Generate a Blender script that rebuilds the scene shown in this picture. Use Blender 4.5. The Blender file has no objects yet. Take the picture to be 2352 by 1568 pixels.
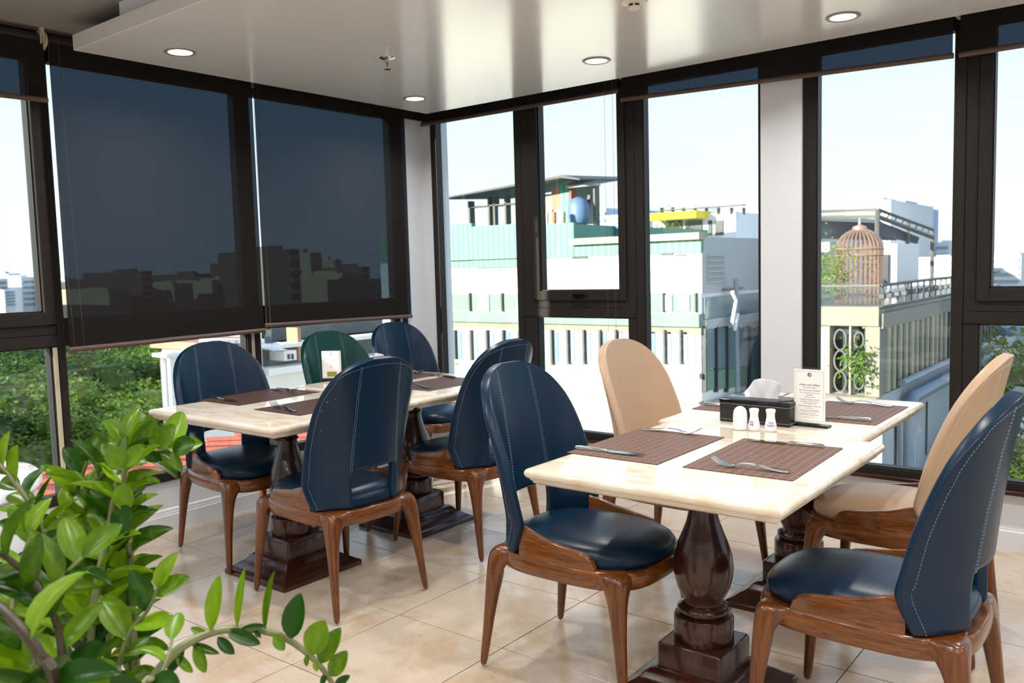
import bpy, bmesh, math, random
from mathutils import Vector, Matrix
random.seed(7)
C = bpy.context.scene
COL = C.collection
PI = math.pi

# ------------------------------------------------------------------ camera, world, sun, exposure
FPX, YAW, PITCH, ROLL = 1959.54, -0.66881, 0.085215, -0.027205
EYE = 1.29875
def _axes():
    cy, sy, cp, sp = math.cos(YAW), math.sin(YAW), math.cos(PITCH), math.sin(PITCH)
    f = Vector((sy*cp, cy*cp, -sp)); r = Vector((cy, -sy, 0)); u = r.cross(f)
    cr, sr = math.cos(ROLL), math.sin(ROLL)
    return cr*r + sr*u, -sr*r + cr*u, f
AR, AU, AF = _axes()
cd = bpy.data.cameras.new('camera'); cam = bpy.data.objects.new('camera', cd); COL.objects.link(cam)
cd.sensor_width = 36; cd.lens = FPX/2352*36; cd.clip_start = .02; cd.clip_end = 3000
cam.matrix_world = Matrix(((AR.x, AU.x, -AF.x, 0), (AR.y, AU.y, -AF.y, 0), (AR.z, AU.z, -AF.z, EYE), (0, 0, 0, 1)))
cd.dof.use_dof = True; cd.dof.focus_distance = 2.7; cd.dof.aperture_fstop = 6.3
C.camera = cam
def ray(x, y): return AF + AR*((x-1176)/FPX) - AU*((y-784)/FPX)
def at_z(x, y, z): d = ray(x, y); k = (z-EYE)/d.z; return Vector((d.x*k, d.y*k, z))
def at_y(x, y, Y): d = ray(x, y); k = Y/d.y; return Vector((d.x*k, Y, EYE+d.z*k))
def at_x(x, y, X): d = ray(x, y); k = X/d.x; return Vector((X, d.y*k, EYE+d.z*k))
def at_d(x, y, k): d = ray(x, y); return Vector((d.x*k, d.y*k, EYE+d.z*k))

w = bpy.data.worlds.new('world'); C.world = w; w.use_nodes = True
nt = w.node_tree; nt.nodes.clear()
tc = nt.nodes.new('ShaderNodeTexCoord'); sx = nt.nodes.new('ShaderNodeSeparateXYZ')
rp = nt.nodes.new('ShaderNodeValToRGB'); bg = nt.nodes.new('ShaderNodeBackground'); wo = nt.nodes.new('ShaderNodeOutputWorld')
nt.links.new(tc.outputs['Generated'], sx.inputs[0]); nt.links.new(sx.outputs['Z'], rp.inputs[0])
nt.links.new(rp.outputs[0], bg.inputs[0]); nt.links.new(bg.outputs[0], wo.inputs[0])
el = rp.color_ramp.elements
el[0].position = 0.0; el[0].color = (.84, .90, .93, 1); el[1].position = 1.0; el[1].color = (.30, .50, .86, 1)
e = el.new(.05); e.color = (.88, .94, 1.0, 1)
e = el.new(.25); e.color = (.70, .84, 1.0, 1)
bg.inputs[1].default_value = 1.45
SUN_AZ = Vector((.34, .94, 0)); SUN_EL = math.radians(13)
sd = bpy.data.lights.new('sun', 'SUN'); sd.energy = 15.5; sd.angle = math.radians(.6); sd.color = (1, .90, .74)
so = bpy.data.objects.new('sun', sd); COL.objects.link(so)
dirv = Vector((SUN_AZ.x*math.cos(SUN_EL), SUN_AZ.y*math.cos(SUN_EL), -math.sin(SUN_EL)))
so.rotation_euler = dirv.to_track_quat('-Z', 'Y').to_euler(); so.location = (-6, -6, 12)
C.view_settings.view_transform = 'Standard'; C.view_settings.look = 'None'
C.view_settings.gamma = 1; C.view_settings.use_curve_mapping = False
C.view_settings.exposure = -0.06
DOWNLIGHT_W = 9.2

# ------------------------------------------------------------------ helpers
def tag(o, label=None, cat=None, group=None, kind=None):
    if label: o['label'] = label
    if cat: o['category'] = cat
    if group: o['group'] = group
    if kind: o['kind'] = kind
    return o
def empty(name, loc=(0, 0, 0), rz=0, parent=None):
    o = bpy.data.objects.new(name, None); COL.objects.link(o)
    o.location = loc; o.rotation_euler = (0, 0, rz); o.empty_display_size = .1
    if parent: o.parent = parent
    return o
def copy_tree(o, parent=None):
    c = o.copy(); COL.objects.link(c); c.parent = parent
    for ch in list(o.children): copy_tree(ch, c)
    return c
class MB:
    def __init__(s): s.v = []; s.f = []; s.m = []; s.mi = 0
    def add(s, vs, fs):
        n = len(s.v); s.v += [tuple(p) for p in vs]; s.f += [tuple(i+n for i in f) for f in fs]; s.m += [s.mi]*len(fs); return s
    def box(s, x0, x1, y0, y1, z0, z1, b=0):
        if b <= 0 or min(abs(x1-x0), abs(y1-y0), abs(z1-z0)) < 2.2*b:
            v = [(x, y, z) for x in (x0, x1) for y in (y0, y1) for z in (z0, z1)]
            return s.add(v, [(0, 1, 3, 2), (4, 6, 7, 5), (0, 4, 5, 1), (2, 3, 7, 6), (0, 2, 6, 4), (1, 5, 7, 3)])
        x0, x1 = min(x0, x1), max(x0, x1); y0, y1 = min(y0, y1), max(y0, y1); z0, z1 = min(z0, z1), max(z0, z1)
        sec = [(z0, b), (z0+b, 0), (z1-b, 0), (z1, b)]
        rings = []
        for z, i in sec:
            a, c, d, e = x0+i, x1-i, y0+i, y1-i
            k = b
            rings.append([(a+k, d, z), (c-k, d, z), (c, d+k, z), (c, e-k, z), (c-k, e, z), (a+k, e, z), (a, e-k, z), (a, d+k, z)])
        return s.loft(rings, True, True)
    def loft(s, rings, cap0=False, cap1=False, closed=True):
        n = len(rings[0]); base = len(s.v)
        for r in rings: s.v += [tuple(p) for p in r]
        for i in range(len(rings)-1):
            for j in range(n if closed else n-1):
                k = (j+1) % n
                s.f.append((base+i*n+j, base+i*n+k, base+(i+1)*n+k, base+(i+1)*n+j)); s.m.append(s.mi)
        if cap0: s.f.append(tuple(base+j for j in range(n-1, -1, -1))); s.m.append(s.mi)
        if cap1: s.f.append(tuple(base+(len(rings)-1)*n+j for j in range(n))); s.m.append(s.mi)
        return s
    def lathe(s, prof, seg=32, cx=0, cy=0, cap0=True, cap1=True):
        return s.loft([[(cx+r*math.cos(2*PI*k/seg), cy+r*math.sin(2*PI*k/seg), z) for k in range(seg)] for r, z in prof], cap0, cap1)
    def tube(s, pts, rad, seg=6, caps=True):
        pts = [Vector(p) for p in pts]; n = len(pts); rings = []
        if not hasattr(rad, '__len__'): rad = [rad]*n
        up = None
        for i in range(n):
            t = (pts[min(i+1, n-1)]-pts[max(i-1, 0)])
            if t.length < 1e-9: t = Vector((0, 0, 1))
            t.normalize()
            if up is None:
                up = Vector((0, 0, 1)) if abs(t.z) < .9 else Vector((1, 0, 0))
            a = t.cross(up); 
            if a.length < 1e-6: a = t.cross(Vector((0, 1, 0)))
            a.normalize(); b = a.cross(t).normalized(); up = b
            rings.append([pts[i]+(a*math.cos(2*PI*k/seg)+b*math.sin(2*PI*k/seg))*rad[i] for k in range(seg)])
        return s.loft(rings, caps, caps)
    def quadbar(s, p0, p1, wx, wy=None):
        wy = wy or wx; p0 = Vector(p0); p1 = Vector(p1); t = (p1-p0).normalized()
        u = Vector((0, 0, 1)) if abs(t.z) < .9 else Vector((1, 0, 0))
        a = t.cross(u).normalized(); b = a.cross(t).normalized()
        return s.loft([[p+a*(wx/2*i)+b*(wy/2*j) for i, j in ((-1, -1), (1, -1), (1, 1), (-1, 1))] for p in (p0, p1)], True, True)
    def mesh(s, name, mats, smooth=False):
        me = bpy.data.meshes.new(name); me.from_pydata(s.v, [], s.f)
        if not isinstance(mats, (list, tuple)): mats = [mats]
        for m in mats: me.materials.append(m)
        if len(mats) > 1: me.polygons.foreach_set('material_index', s.m)
        bm = bmesh.new(); bm.from_mesh(me); bmesh.ops.recalc_face_normals(bm, faces=bm.faces)
        if smooth is not False:
            ang = math.radians(35 if smooth is True else smooth)
            for f in bm.faces: f.smooth = True
            for e_ in bm.edges:
                if len(e_.link_faces) == 2 and e_.calc_face_angle(0) > ang: e_.smooth = False
        bm.to_mesh(me); bm.free()
        return me
    def build(s, name, mats, parent=None, smooth=False, subsurf=0, solid=None, bevel=0):
        me = s.mesh(name, mats, smooth)
        o = bpy.data.objects.new(name, me); COL.objects.link(o)
        if subsurf or solid or bevel:
            if solid:
                md = o.modifiers.new('s', 'SOLIDIFY'); md.thickness = solid; md.offset = 0
            if bevel:
                md = o.modifiers.new('b', 'BEVEL'); md.width = bevel; md.segments = 2; md.limit_method = 'ANGLE'
            if subsurf:
                md = o.modifiers.new('u', 'SUBSURF'); md.levels = subsurf; md.render_levels = subsurf
            dg = bpy.context.evaluated_depsgraph_get()
            m2 = bpy.data.meshes.new_from_object(o.evaluated_get(dg)); o.modifiers.clear(); o.data = m2; m2.name = name
            for p in m2.polygons: p.use_smooth = True
        if parent: o.parent = parent
        return o
def text_mesh(name, body, size, mat, parent, loc, rot, align='CENTER', extrude=.0001, shear=0):
    cu = bpy.data.curves.new(name, 'FONT'); cu.body = body; cu.size = size; cu.align_x = align; cu.extrude = extrude; cu.shear = shear
    cu.resolution_u = 2
    t = bpy.data.objects.new(name, cu); COL.objects.link(t)
    dg = bpy.context.evaluated_depsgraph_get(); me = bpy.data.meshes.new_from_object(t.evaluated_get(dg))
    bpy.data.objects.remove(t); me.materials.clear(); me.materials.append(mat)
    o = bpy.data.objects.new(name, me); COL.objects.link(o); o.parent = parent; o.location = loc; o.rotation_euler = rot
    return o

# ------------------------------------------------------------------ materials
def srgb(r, g, b):
    f = lambda c: (c/255/12.92) if c <= 10 else ((c/255+.055)/1.055)**2.4
    return (f(r), f(g), f(b), 1)
def new_mat(name):
    m = bpy.data.materials.new(name); m.use_nodes = True; return m, m.node_tree, m.node_tree.nodes['Principled BSDF']
def mat(name, col, rough=.5, metal=0, spec=.5, var=.12, vscale=12, bump=0, bscale=60, coat=0, emit=None, estr=0, trans=0, stretch=None):
    m, t, p = new_mat(name)
    p.inputs['Roughness'].default_value = rough; p.inputs['Metallic'].default_value = metal
    p.inputs['Specular IOR Level'].default_value = spec; p.inputs['Coat Weight'].default_value = coat; p.inputs['Coat Roughness'].default_value = .08
    co = t.nodes.new('ShaderNodeTexCoord'); mp = t.nodes.new('ShaderNodeMapping')
    t.links.new(co.outputs['Object'], mp.inputs[0])
    if stretch: mp.inputs['Scale'].default_value = stretch
    nz = t.nodes.new('ShaderNodeTexNoise'); nz.inputs['Scale'].default_value = vscale; nz.inputs['Detail'].default_value = 4
    t.links.new(mp.outputs[0], nz.inputs['Vector'])
    mx = t.nodes.new('ShaderNodeMix'); mx.data_type = 'RGBA'
    mx.inputs[6].default_value = tuple(c*(1-var) for c in col[:3])+(1,); mx.inputs[7].default_value = tuple(min(1, c*(1+var)) for c in col[:3])+(1,)
    t.links.new(nz.outputs[0], mx.inputs[0]); t.links.new(mx.outputs[2], p.inputs['Base Color'])
    if bump:
        n2 = t.nodes.new('ShaderNodeTexNoise'); n2.inputs['Scale'].default_value = bscale; n2.inputs['Detail'].default_value = 3
        t.links.new(mp.outputs[0], n2.inputs['Vector'])
        bp = t.nodes.new('ShaderNodeBump'); bp.inputs['Strength'].default_value = bump; bp.inputs['Distance'].default_value = .002
        t.links.new(n2.outputs[0], bp.inputs['Height']); t.links.new(bp.outputs[0], p.inputs['Normal'])
    if emit: p.inputs['Emission Color'].default_value = emit; p.inputs['Emission Strength'].default_value = estr
    return m
def wood(name, dark, light, rough=.28, coat=.5, axis=(40, 40, 3), dist=1.2, lo=.38, hi=.62):
    """fine stretched grain; axis = noise frequency per metre along x, y, z"""
    m, t, p = new_mat(name)
    co = t.nodes.new('ShaderNodeTexCoord'); mp = t.nodes.new('ShaderNodeMapping'); mp.inputs['Scale'].default_value = axis
    t.links.new(co.outputs['Object'], mp.inputs[0])
    n1 = t.nodes.new('ShaderNodeTexNoise'); n1.inputs['Scale'].default_value = 1; n1.inputs['Detail'].default_value = 3; n1.inputs['Distortion'].default_value = dist; n1.inputs['Roughness'].default_value = .65
    mp2 = t.nodes.new('ShaderNodeMapping'); mp2.inputs['Scale'].default_value = tuple(v*4 for v in axis); t.links.new(co.outputs['Object'], mp2.inputs[0])
    n2 = t.nodes.new('ShaderNodeTexNoise'); n2.inputs['Scale'].default_value = 1; n2.inputs['Detail'].default_value = 1; t.links.new(mp2.outputs[0], n2.inputs[0])
    t.links.new(mp.outputs[0], n1.inputs[0])
    av = t.nodes.new('ShaderNodeMath'); av.operation = 'MULTIPLY_ADD'; av.inputs[1].default_value = .3; t.links.new(n2.outputs[0], av.inputs[0])
    a7 = t.nodes.new('ShaderNodeMath'); a7.operation = 'MULTIPLY'; a7.inputs[1].default_value = .7; t.links.new(n1.outputs[0], a7.inputs[0]); t.links.new(a7.outputs[0], av.inputs[2])
    r = t.nodes.new('ShaderNodeValToRGB'); r.color_ramp.elements[0].color = dark; r.color_ramp.elements[1].color = light
    r.color_ramp.elements[0].position = lo; r.color_ramp.elements[1].position = hi
    t.links.new(av.outputs[0], r.inputs[0]); t.links.new(r.outputs[0], p.inputs['Base Color'])
    p.inputs['Roughness'].default_value = rough; p.inputs['Coat Weight'].default_value = coat; p.inputs['Coat Roughness'].default_value = .07
    return m
def glass_mat(name, tint=(.95, .98, .98, 1), f0=.05, rough=0.0):
    m = bpy.data.materials.new(name); m.use_nodes = True; t = m.node_tree; t.nodes.clear()
    tr = t.nodes.new('ShaderNodeBsdfTransparent'); tr.inputs[0].default_value = tint
    gl = t.nodes.new('ShaderNodeBsdfGlossy'); gl.inputs['Roughness'].default_value = rough
    lw = t.nodes.new('ShaderNodeLayerWeight'); lw.inputs[0].default_value = .5
    pw = t.nodes.new('ShaderNodeMath'); pw.operation = 'POWER'; pw.inputs[1].default_value = 5
    ma = t.nodes.new('ShaderNodeMath'); ma.operation = 'MULTIPLY_ADD'; ma.inputs[1].default_value = 1-f0; ma.inputs[2].default_value = f0
    mx = t.nodes.new('ShaderNodeMixShader'); o = t.nodes.new('ShaderNodeOutputMaterial')
    t.links.new(lw.outputs['Facing'], pw.inputs[0]); t.links.new(pw.outputs[0], ma.inputs[0]); t.links.new(ma.outputs[0], mx.inputs[0])
    t.links.new(tr.outputs[0], mx.inputs[1]); t.links.new(gl.outputs[0], mx.inputs[2]); t.links.new(mx.outputs[0], o.inputs[0])
    return m
def fabric_mat(name):
    m = bpy.data.materials.new(name); m.use_nodes = True; t = m.node_tree; t.nodes.clear()
    co = t.nodes.new('ShaderNodeTexCoord'); mp = t.nodes.new('ShaderNodeMapping'); mp.inputs['Scale'].default_value = (260, 260, 60)
    nz = t.nodes.new('ShaderNodeTexNoise'); nz.inputs['Scale'].default_value = 1; nz.inputs['Detail'].default_value = 2
    mp2 = t.nodes.new('ShaderNodeMapping'); mp2.inputs['Scale'].default_value = (60, 60, 320)
    nz2 = t.nodes.new('ShaderNodeTexNoise'); nz2.inputs['Scale'].default_value = 1
    t.links.new(co.outputs['Object'], mp.inputs[0]); t.links.new(mp.outputs[0], nz.inputs[0])
    t.links.new(co.outputs['Object'], mp2.inputs[0]); t.links.new(mp2.outputs[0], nz2.inputs[0])
    ad = t.nodes.new('ShaderNodeMath'); ad.operation = 'ADD'; t.links.new(nz.outputs[0], ad.inputs[0]); t.links.new(nz2.outputs[0], ad.inputs[1])
    r = t.nodes.new('ShaderNodeValToRGB'); r.color_ramp.elements[0].position = .75; r.color_ramp.elements[1].position = 1.0
    hv = t.nodes.new('ShaderNodeMath'); hv.operation = 'MULTIPLY'; hv.inputs[1].default_value = 1.0; t.links.new(ad.outputs[0], hv.inputs[0])
    r.color_ramp.elements[0].position = .6; r.color_ramp.elements[1].position = 1.0
    r.color_ramp.elements[0].color = (.009, .017, .025, 1); r.color_ramp.elements[1].color = (.023, .039, .053, 1)
    t.links.new(hv.outputs[0], r.inputs[0])
    tr = t.nodes.new('ShaderNodeBsdfTransparent'); t.links.new(r.outputs[0], tr.inputs[0])
    df = t.nodes.new('ShaderNodeBsdfDiffuse'); df.inputs[0].default_value = (.020, .017, .017, 1)
    ads = t.nodes.new('ShaderNodeAddShader'); o = t.nodes.new('ShaderNodeOutputMaterial')
    t.links.new(tr.outputs[0], ads.inputs[0]); t.links.new(df.outputs[0], ads.inputs[1]); t.links.new(ads.outputs[0], o.inputs[0])
    return m
def marble(name, base, vein, rough=.07):
    m, t, p = new_mat(name)
    co = t.nodes.new('ShaderNodeTexCoord'); mp = t.nodes.new('ShaderNodeMapping'); mp.inputs['Scale'].default_value = (1.2, 4.0, 1.2)
    t.links.new(co.outputs['Object'], mp.inputs[0])
    n1 = t.nodes.new('ShaderNodeTexNoise'); n1.inputs['Scale'].default_value = 3.5; n1.inputs['Detail'].default_value = 6; n1.inputs['Distortion'].default_value = 1.2
    t.links.new(mp.outputs[0], n1.inputs[0])
    r = t.nodes.new('ShaderNodeValToRGB'); r.color_ramp.elements[0].color = base; r.color_ramp.elements[1].color = vein
    r.color_ramp.elements[0].position = .45; r.color_ramp.elements[1].position = .72
    t.links.new(n1.outputs[0], r.inputs[0]); t.links.new(r.outputs[0], p.inputs['Base Color'])
    p.inputs['Roughness'].default_value = rough
    return m
def tile_mat():
    m, t, p = new_mat('travertine_tile')
    co = t.nodes.new('ShaderNodeTexCoord'); oi = t.nodes.new('ShaderNodeObjectInfo'); ad = t.nodes.new('ShaderNodeVectorMath'); ad.operation = 'ADD'
    cb = t.nodes.new('ShaderNodeCombineXYZ'); ml = t.nodes.new('ShaderNodeMath'); ml.operation = 'MULTIPLY'; ml.inputs[1].default_value = 40
    t.links.new(oi.outputs['Random'], ml.inputs[0]); t.links.new(ml.outputs[0], cb.inputs[0]); t.links.new(ml.outputs[0], cb.inputs[2])
    t.links.new(co.outputs['Object'], ad.inputs[0]); t.links.new(cb.outputs[0], ad.inputs[1])
    n1 = t.nodes.new('ShaderNodeTexNoise'); n1.inputs['Scale'].default_value = 3.2; n1.inputs['Detail'].default_value = 8; n1.inputs['Distortion'].default_value = .8; n1.inputs['Roughness'].default_value = .62
    t.links.new(ad.outputs[0], n1.inputs[0])
    r = t.nodes.new('ShaderNodeValToRGB'); E_ = r.color_ramp.elements
    E_[0].position = .3; E_[0].color = srgb(198, 178, 157); E_[1].position = .75; E_[1].color = srgb(184, 161, 138)
    a = E_.new(.48); a.color = srgb(203, 187, 169); a = E_.new(.60); a.color = srgb(194, 172, 147)
    t.links.new(n1.outputs[0], r.inputs[0]); t.links.new(r.outputs[0], p.inputs['Base Color'])
    n2 = t.nodes.new('ShaderNodeTexNoise'); n2.inputs['Scale'].default_value = 7; n2.inputs['Detail'].default_value = 10; n2.inputs['Distortion'].default_value = 2.5
    t.links.new(ad.outputs[0], n2.inputs[0])
    r2 = t.nodes.new('ShaderNodeValToRGB'); r2.color_ramp.elements[0].position = .495; r2.color_ramp.elements[0].color = (1, 1, 1, 1)
    r2.color_ramp.elements[1].position = .505; r2.color_ramp.elements[1].color = (1, 1, 1, 1); z = r2.color_ramp.elements.new(.5); z.color = (.80, .74, .68, 1)
    t.links.new(n2.outputs[0], r2.inputs[0])
    mx = t.nodes.new('ShaderNodeMix'); mx.data_type = 'RGBA'; mx.blend_type = 'MULTIPLY'; mx.inputs[0].default_value = 1
    t.links.new(r.outputs[0], mx.inputs[6]); t.links.new(r2.outputs[0], mx.inputs[7]); t.links.new(mx.outputs[2], p.inputs['Base Color'])
    p.inputs['Roughness'].default_value = .17
    return m
def placemat_mat(name, c1, c2, c3):
    m, t, p = new_mat(name)
    co = t.nodes.new('ShaderNodeTexCoord'); mp = t.nodes.new('ShaderNodeMapping'); mp.inputs['Rotation'].default_value = (0, 0, PI/4)
    t.links.new(co.outputs['Object'], mp.inputs[0])
    ck = t.nodes.new('ShaderNodeTexChecker'); ck.inputs['Scale'].default_value = 150; ck.inputs[1].default_value = c1; ck.inputs[2].default_value = c2
    c2n = t.nodes.new('ShaderNodeTexChecker'); c2n.inputs['Scale'].default_value = 50; c2n.inputs[1].default_value = (1, 1, 1, 1); c2n.inputs[2].default_value = c3
    t.links.new(mp.outputs[0], ck.inputs[0]); t.links.new(mp.outputs[0], c2n.inputs[0])
    mx = t.nodes.new('ShaderNodeMix'); mx.data_type = 'RGBA'; mx.blend_type = 'MULTIPLY'; mx.inputs[0].default_value = 1
    t.links.new(ck.outputs[0], mx.inputs[6]); t.links.new(c2n.outputs[0], mx.inputs[7]); t.links.new(mx.outputs[2], p.inputs['Base Color'])
    bp = t.nodes.new('ShaderNodeBump'); bp.inputs['Strength'].default_value = .5; bp.inputs['Distance'].default_value = .0006
    t.links.new(ck.outputs[1], bp.inputs['Height']); t.links.new(bp.outputs[0], p.inputs['Normal'])
    p.inputs['Roughness'].default_value = .5
    return m
def leaf_mat(name, a, b, rough=.3, tl=.35):
    m, t, p = new_mat(name)
    oi = t.nodes.new('ShaderNodeObjectInfo'); co = t.nodes.new('ShaderNodeTexCoord'); nz = t.nodes.new('ShaderNodeTexNoise'); nz.inputs['Scale'].default_value = 3.0
    t.links.new(co.outputs['Object'], nz.inputs[0])
    ad = t.nodes.new('ShaderNodeMath'); ad.operation = 'MULTIPLY_ADD'; ad.inputs[1].default_value = .55; t.links.new(oi.outputs['Random'], ad.inputs[0]); 
    n2 = t.nodes.new('ShaderNodeMath'); n2.operation = 'MULTIPLY'; n2.inputs[1].default_value = .45; t.links.new(nz.outputs[0], n2.inputs[0]); t.links.new(n2.outputs[0], ad.inputs[2])
    r = t.nodes.new('ShaderNodeValToRGB'); r.color_ramp.elements[0].color = a; r.color_ramp.elements[1].color = b
    r.color_ramp.elements[0].position = .3; r.color_ramp.elements[1].position = .95
    t.links.new(ad.outputs[0], r.inputs[0]); t.links.new(r.outputs[0], p.inputs['Base Color']); p.inputs['Roughness'].default_value = rough
    ts = t.nodes.new('ShaderNodeBsdfTranslucent'); mx = t.nodes.new('ShaderNodeMixShader'); mx.inputs[0].default_value = tl
    t.links.new(r.outputs[0], ts.inputs[0]); o = t.nodes['Material Output']
    t.links.new(p.outputs[0], mx.inputs[1]); t.links.new(ts.outputs[0], mx.inputs[2]); t.links.new(mx.outputs[0], o.inputs[0])
    return m
def corr_mat(name, col):   # corrugated sheeting, its rib shading painted as light and dark colour bands
    m, t, p = new_mat(name)
    co = t.nodes.new('ShaderNodeTexCoord'); wv = t.nodes.new('ShaderNodeTexWave'); wv.inputs['Scale'].default_value = 2.2; wv.bands_direction = 'X'
    t.links.new(co.outputs['Object'], wv.inputs[0]); mx = t.nodes.new('ShaderNodeMix'); mx.data_type = 'RGBA'
    mx.inputs[6].default_value = tuple(c*.8 for c in col[:3])+(1,); mx.inputs[7].default_value = tuple(min(1, c*1.2) for c in col[:3])+(1,)
    t.links.new(wv.outputs[0], mx.inputs[0]); t.links.new(mx.outputs[2], p.inputs['Base Color']); p.inputs['Roughness'].default_value = .6
    return m

M = dict(
 white=mat('white_wall_paint', srgb(228, 231, 236), .45, var=.02, vscale=3),
 ceil=mat('satin_ceiling_paint', srgb(232, 230, 228), .17, spec=.8, var=.02, vscale=4, bump=.05, bscale=7),
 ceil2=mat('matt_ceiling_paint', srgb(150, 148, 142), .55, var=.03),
 grout=mat('dark_grout', srgb(30, 22, 18), .8),
 frame=mat('black_aluminium', srgb(46, 42, 40), .5, spec=.12, var=.06),
 gasket=mat('black_gasket', srgb(12, 12, 13), .5),
 sill=wood('mahogany_sill', srgb(34, 14, 10), srgb(58, 26, 16), .2, .6, (3, 30, 30)),
 glass=glass_mat('window_glass'),
 fabric=fabric_mat('blind_fabric'),
 bar=mat('brown_blind_bar', srgb(96, 76, 68), .4),
 roller=mat('dark_roller', srgb(42, 36, 34), .6),
 bracket=mat('bracket_white', srgb(205, 196, 170), .4),
 chain=mat('bead_chain', srgb(110, 84, 60), .35, metal=.6),
 tile=tile_mat(),
 blue=mat('navy_leather', (.0030, .0200, .048, 1), .31, spec=.30, var=.12, vscale=5, bump=.10, bscale=260),
 teal=mat('teal_leather', (.0015, .040, .036, 1), .31, spec=.30, var=.15, vscale=5, bump=.10, bscale=260),
 tan=mat('tan_leather', srgb(194, 164, 136), .38, spec=.45, var=.04, vscale=5, bump=.10, bscale=260),
 threadb=mat('blue_thread', srgb(128, 152, 172), .6), threadt=mat('tan_thread', srgb(226, 204, 176), .6),
 cwood=wood('chair_wood', srgb(84, 42, 13), srgb(116, 63, 20), .26, .35, (48, 48, 3.5)), cwoodh=wood('chair_wood_long_grain', srgb(84, 43, 13), srgb(130, 74, 24), .26, .35, (8, 6, 75), 1.6),
 mahog=wood('mahogany', srgb(46, 20, 13), srgb(62, 28, 17), .24, .35, (20, 20, 4)),
 glide=mat('nylon_glide', srgb(150, 150, 150), .5),
 marble=marble('cream_marble', srgb(229, 221, 208), srgb(213, 192, 162)),
 wmarble=marble('white_marble', srgb(240, 240, 242), srgb(205, 208, 215)),
 matA=placemat_mat('brown_woven_vinyl', srgb(146, 100, 66), srgb(62, 46, 46), (.60, .54, .58, 1)),
 matB=placemat_mat('dark_brown_woven_vinyl', srgb(92, 60, 44), srgb(60, 40, 32), (.75, .72, .7, 1)),
 steel=mat('cutlery_steel', srgb(205, 205, 205), .16, metal=1, var=.03),
 ceramic=mat('white_ceramic', srgb(244, 244, 246), .12, var=.01, coat=.3),
 blkl=mat('black_leatherette', srgb(22, 20, 22), .35, bump=.15, bscale=400), blktop=mat('black_box_lid', srgb(26, 26, 30), .16),
 tissue=mat('tissue_paper', srgb(240, 241, 246), .9, var=.02),
 black=mat('black_acrylic', srgb(10, 10, 12), .12), acrylic=glass_mat('clear_acrylic', (.96, .98, .97, 1), .05),
 paper=mat('menu_paper', srgb(246, 243, 240), .7, var=.01), ink=mat('ink_grey', srgb(150, 140, 146), .8), inkb=mat('ink_blue', srgb(60, 70, 140), .8),
 logo=mat('logo_blue', srgb(10, 96, 170), .6), food=mat('food_photo', srgb(150, 150, 60), .6, var=.6, vscale=200), thb=mat('white_stitch', srgb(190, 188, 180), .6),
 gold=mat('yellow_label', srgb(200, 150, 30), .4), inkc=mat('ceramic_print_blue', srgb(120, 130, 190), .5),
 chrome=mat('chrome', srgb(210, 214, 212), .12, metal=1), red=mat('red_bulb', srgb(200, 20, 40), .2), plastic=mat('white_plastic', srgb(232, 226, 214), .35),
 trim=mat('downlight_trim', srgb(150, 144, 136), .35), lamp=mat('lamp_diffuser', srgb(255, 250, 240), .5, emit=(1, .93, .82, 1), estr=14),
 lf=leaf_mat('glossy_plant_leaf', (.012, .068, .002, 1), (.27, .48, .009, 1), .32, .36),
 stem=mat('plant_stem', srgb(112, 116, 74), .45, var=.45, vscale=30), stemd=mat('dark_plant_stem', srgb(58, 50, 36), .45, var=.4, vscale=30),
 soil=mat('soil', srgb(40, 28, 20), .9), pot=mat('dark_planter_glaze', srgb(40, 20, 16), .3),
)
XW, YW, ZC = -4.072, 4.237, 2.415

# ------------------------------------------------------------------ floor with tiles
fl = MB().box(XW-.15, 3.2, -2.6, YW+.15, -.12, -.008).build('floor', M['grout']); tag(fl, kind='structure')
GX, GY = -2.8076, 2.1846
tile_me = MB().box(-.2480, .2480, -.2480, .2480, -.012, 0, .0006).mesh('tile', M['tile'])
for i in range(-3, 11):
    for j in range(-9, 5):
        cx, cy = GX+(i+.5)*.5, GY+(j+.5)*.5
        x0, x1, y0, y1 = max(cx-.2480, XW+.001), min(cx+.2480, 2.9), max(cy-.2480, -2.4), min(cy+.2480, YW-.001)
        if x1-x0 < .02 or y1-y0 < .02: continue
        if x1-x0 > .49 and y1-y0 > .49:
            o = bpy.data.objects.new('tile', tile_me); COL.objects.link(o); o.location = (cx, cy, 0)
        else:
            o = MB().box(x0-cx, x1-cx, y0-cy, y1-cy, -.012, 0, .0006).build('tile', M['tile']); o.location = (cx, cy, 0)
        o.parent = fl

# ------------------------------------------------------------------ walls
SILL_Z = .262
def wall_low(name, axis):
    m = MB()
    if axis == 'x': m.box(XW-.16, XW, -2.6, YW+.16, -.1, SILL_Z)
    else: m.box(XW, 3.2, YW, YW+.16, -.1, SILL_Z)
    o = m.build(name, M['white']); tag(o, kind='structure'); return o
wl = wall_low('wall_left', 'x'); wr = wall_low('wall_right', 'y')
# corner post faces
MB().box(XW-.16, XW, 4.03, YW+.16, SILL_Z, ZC).build('corner_pier', M['white'], wl)
MB().box(XW, -3.992, YW, YW+.16, SILL_Z, ZC).build('corner_pier', M['white'], wr)
MB().box(-1.70, -1.492, YW-.03, YW+.16, 0, ZC, .002).build('column_casing', M['white'], wr)
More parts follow.
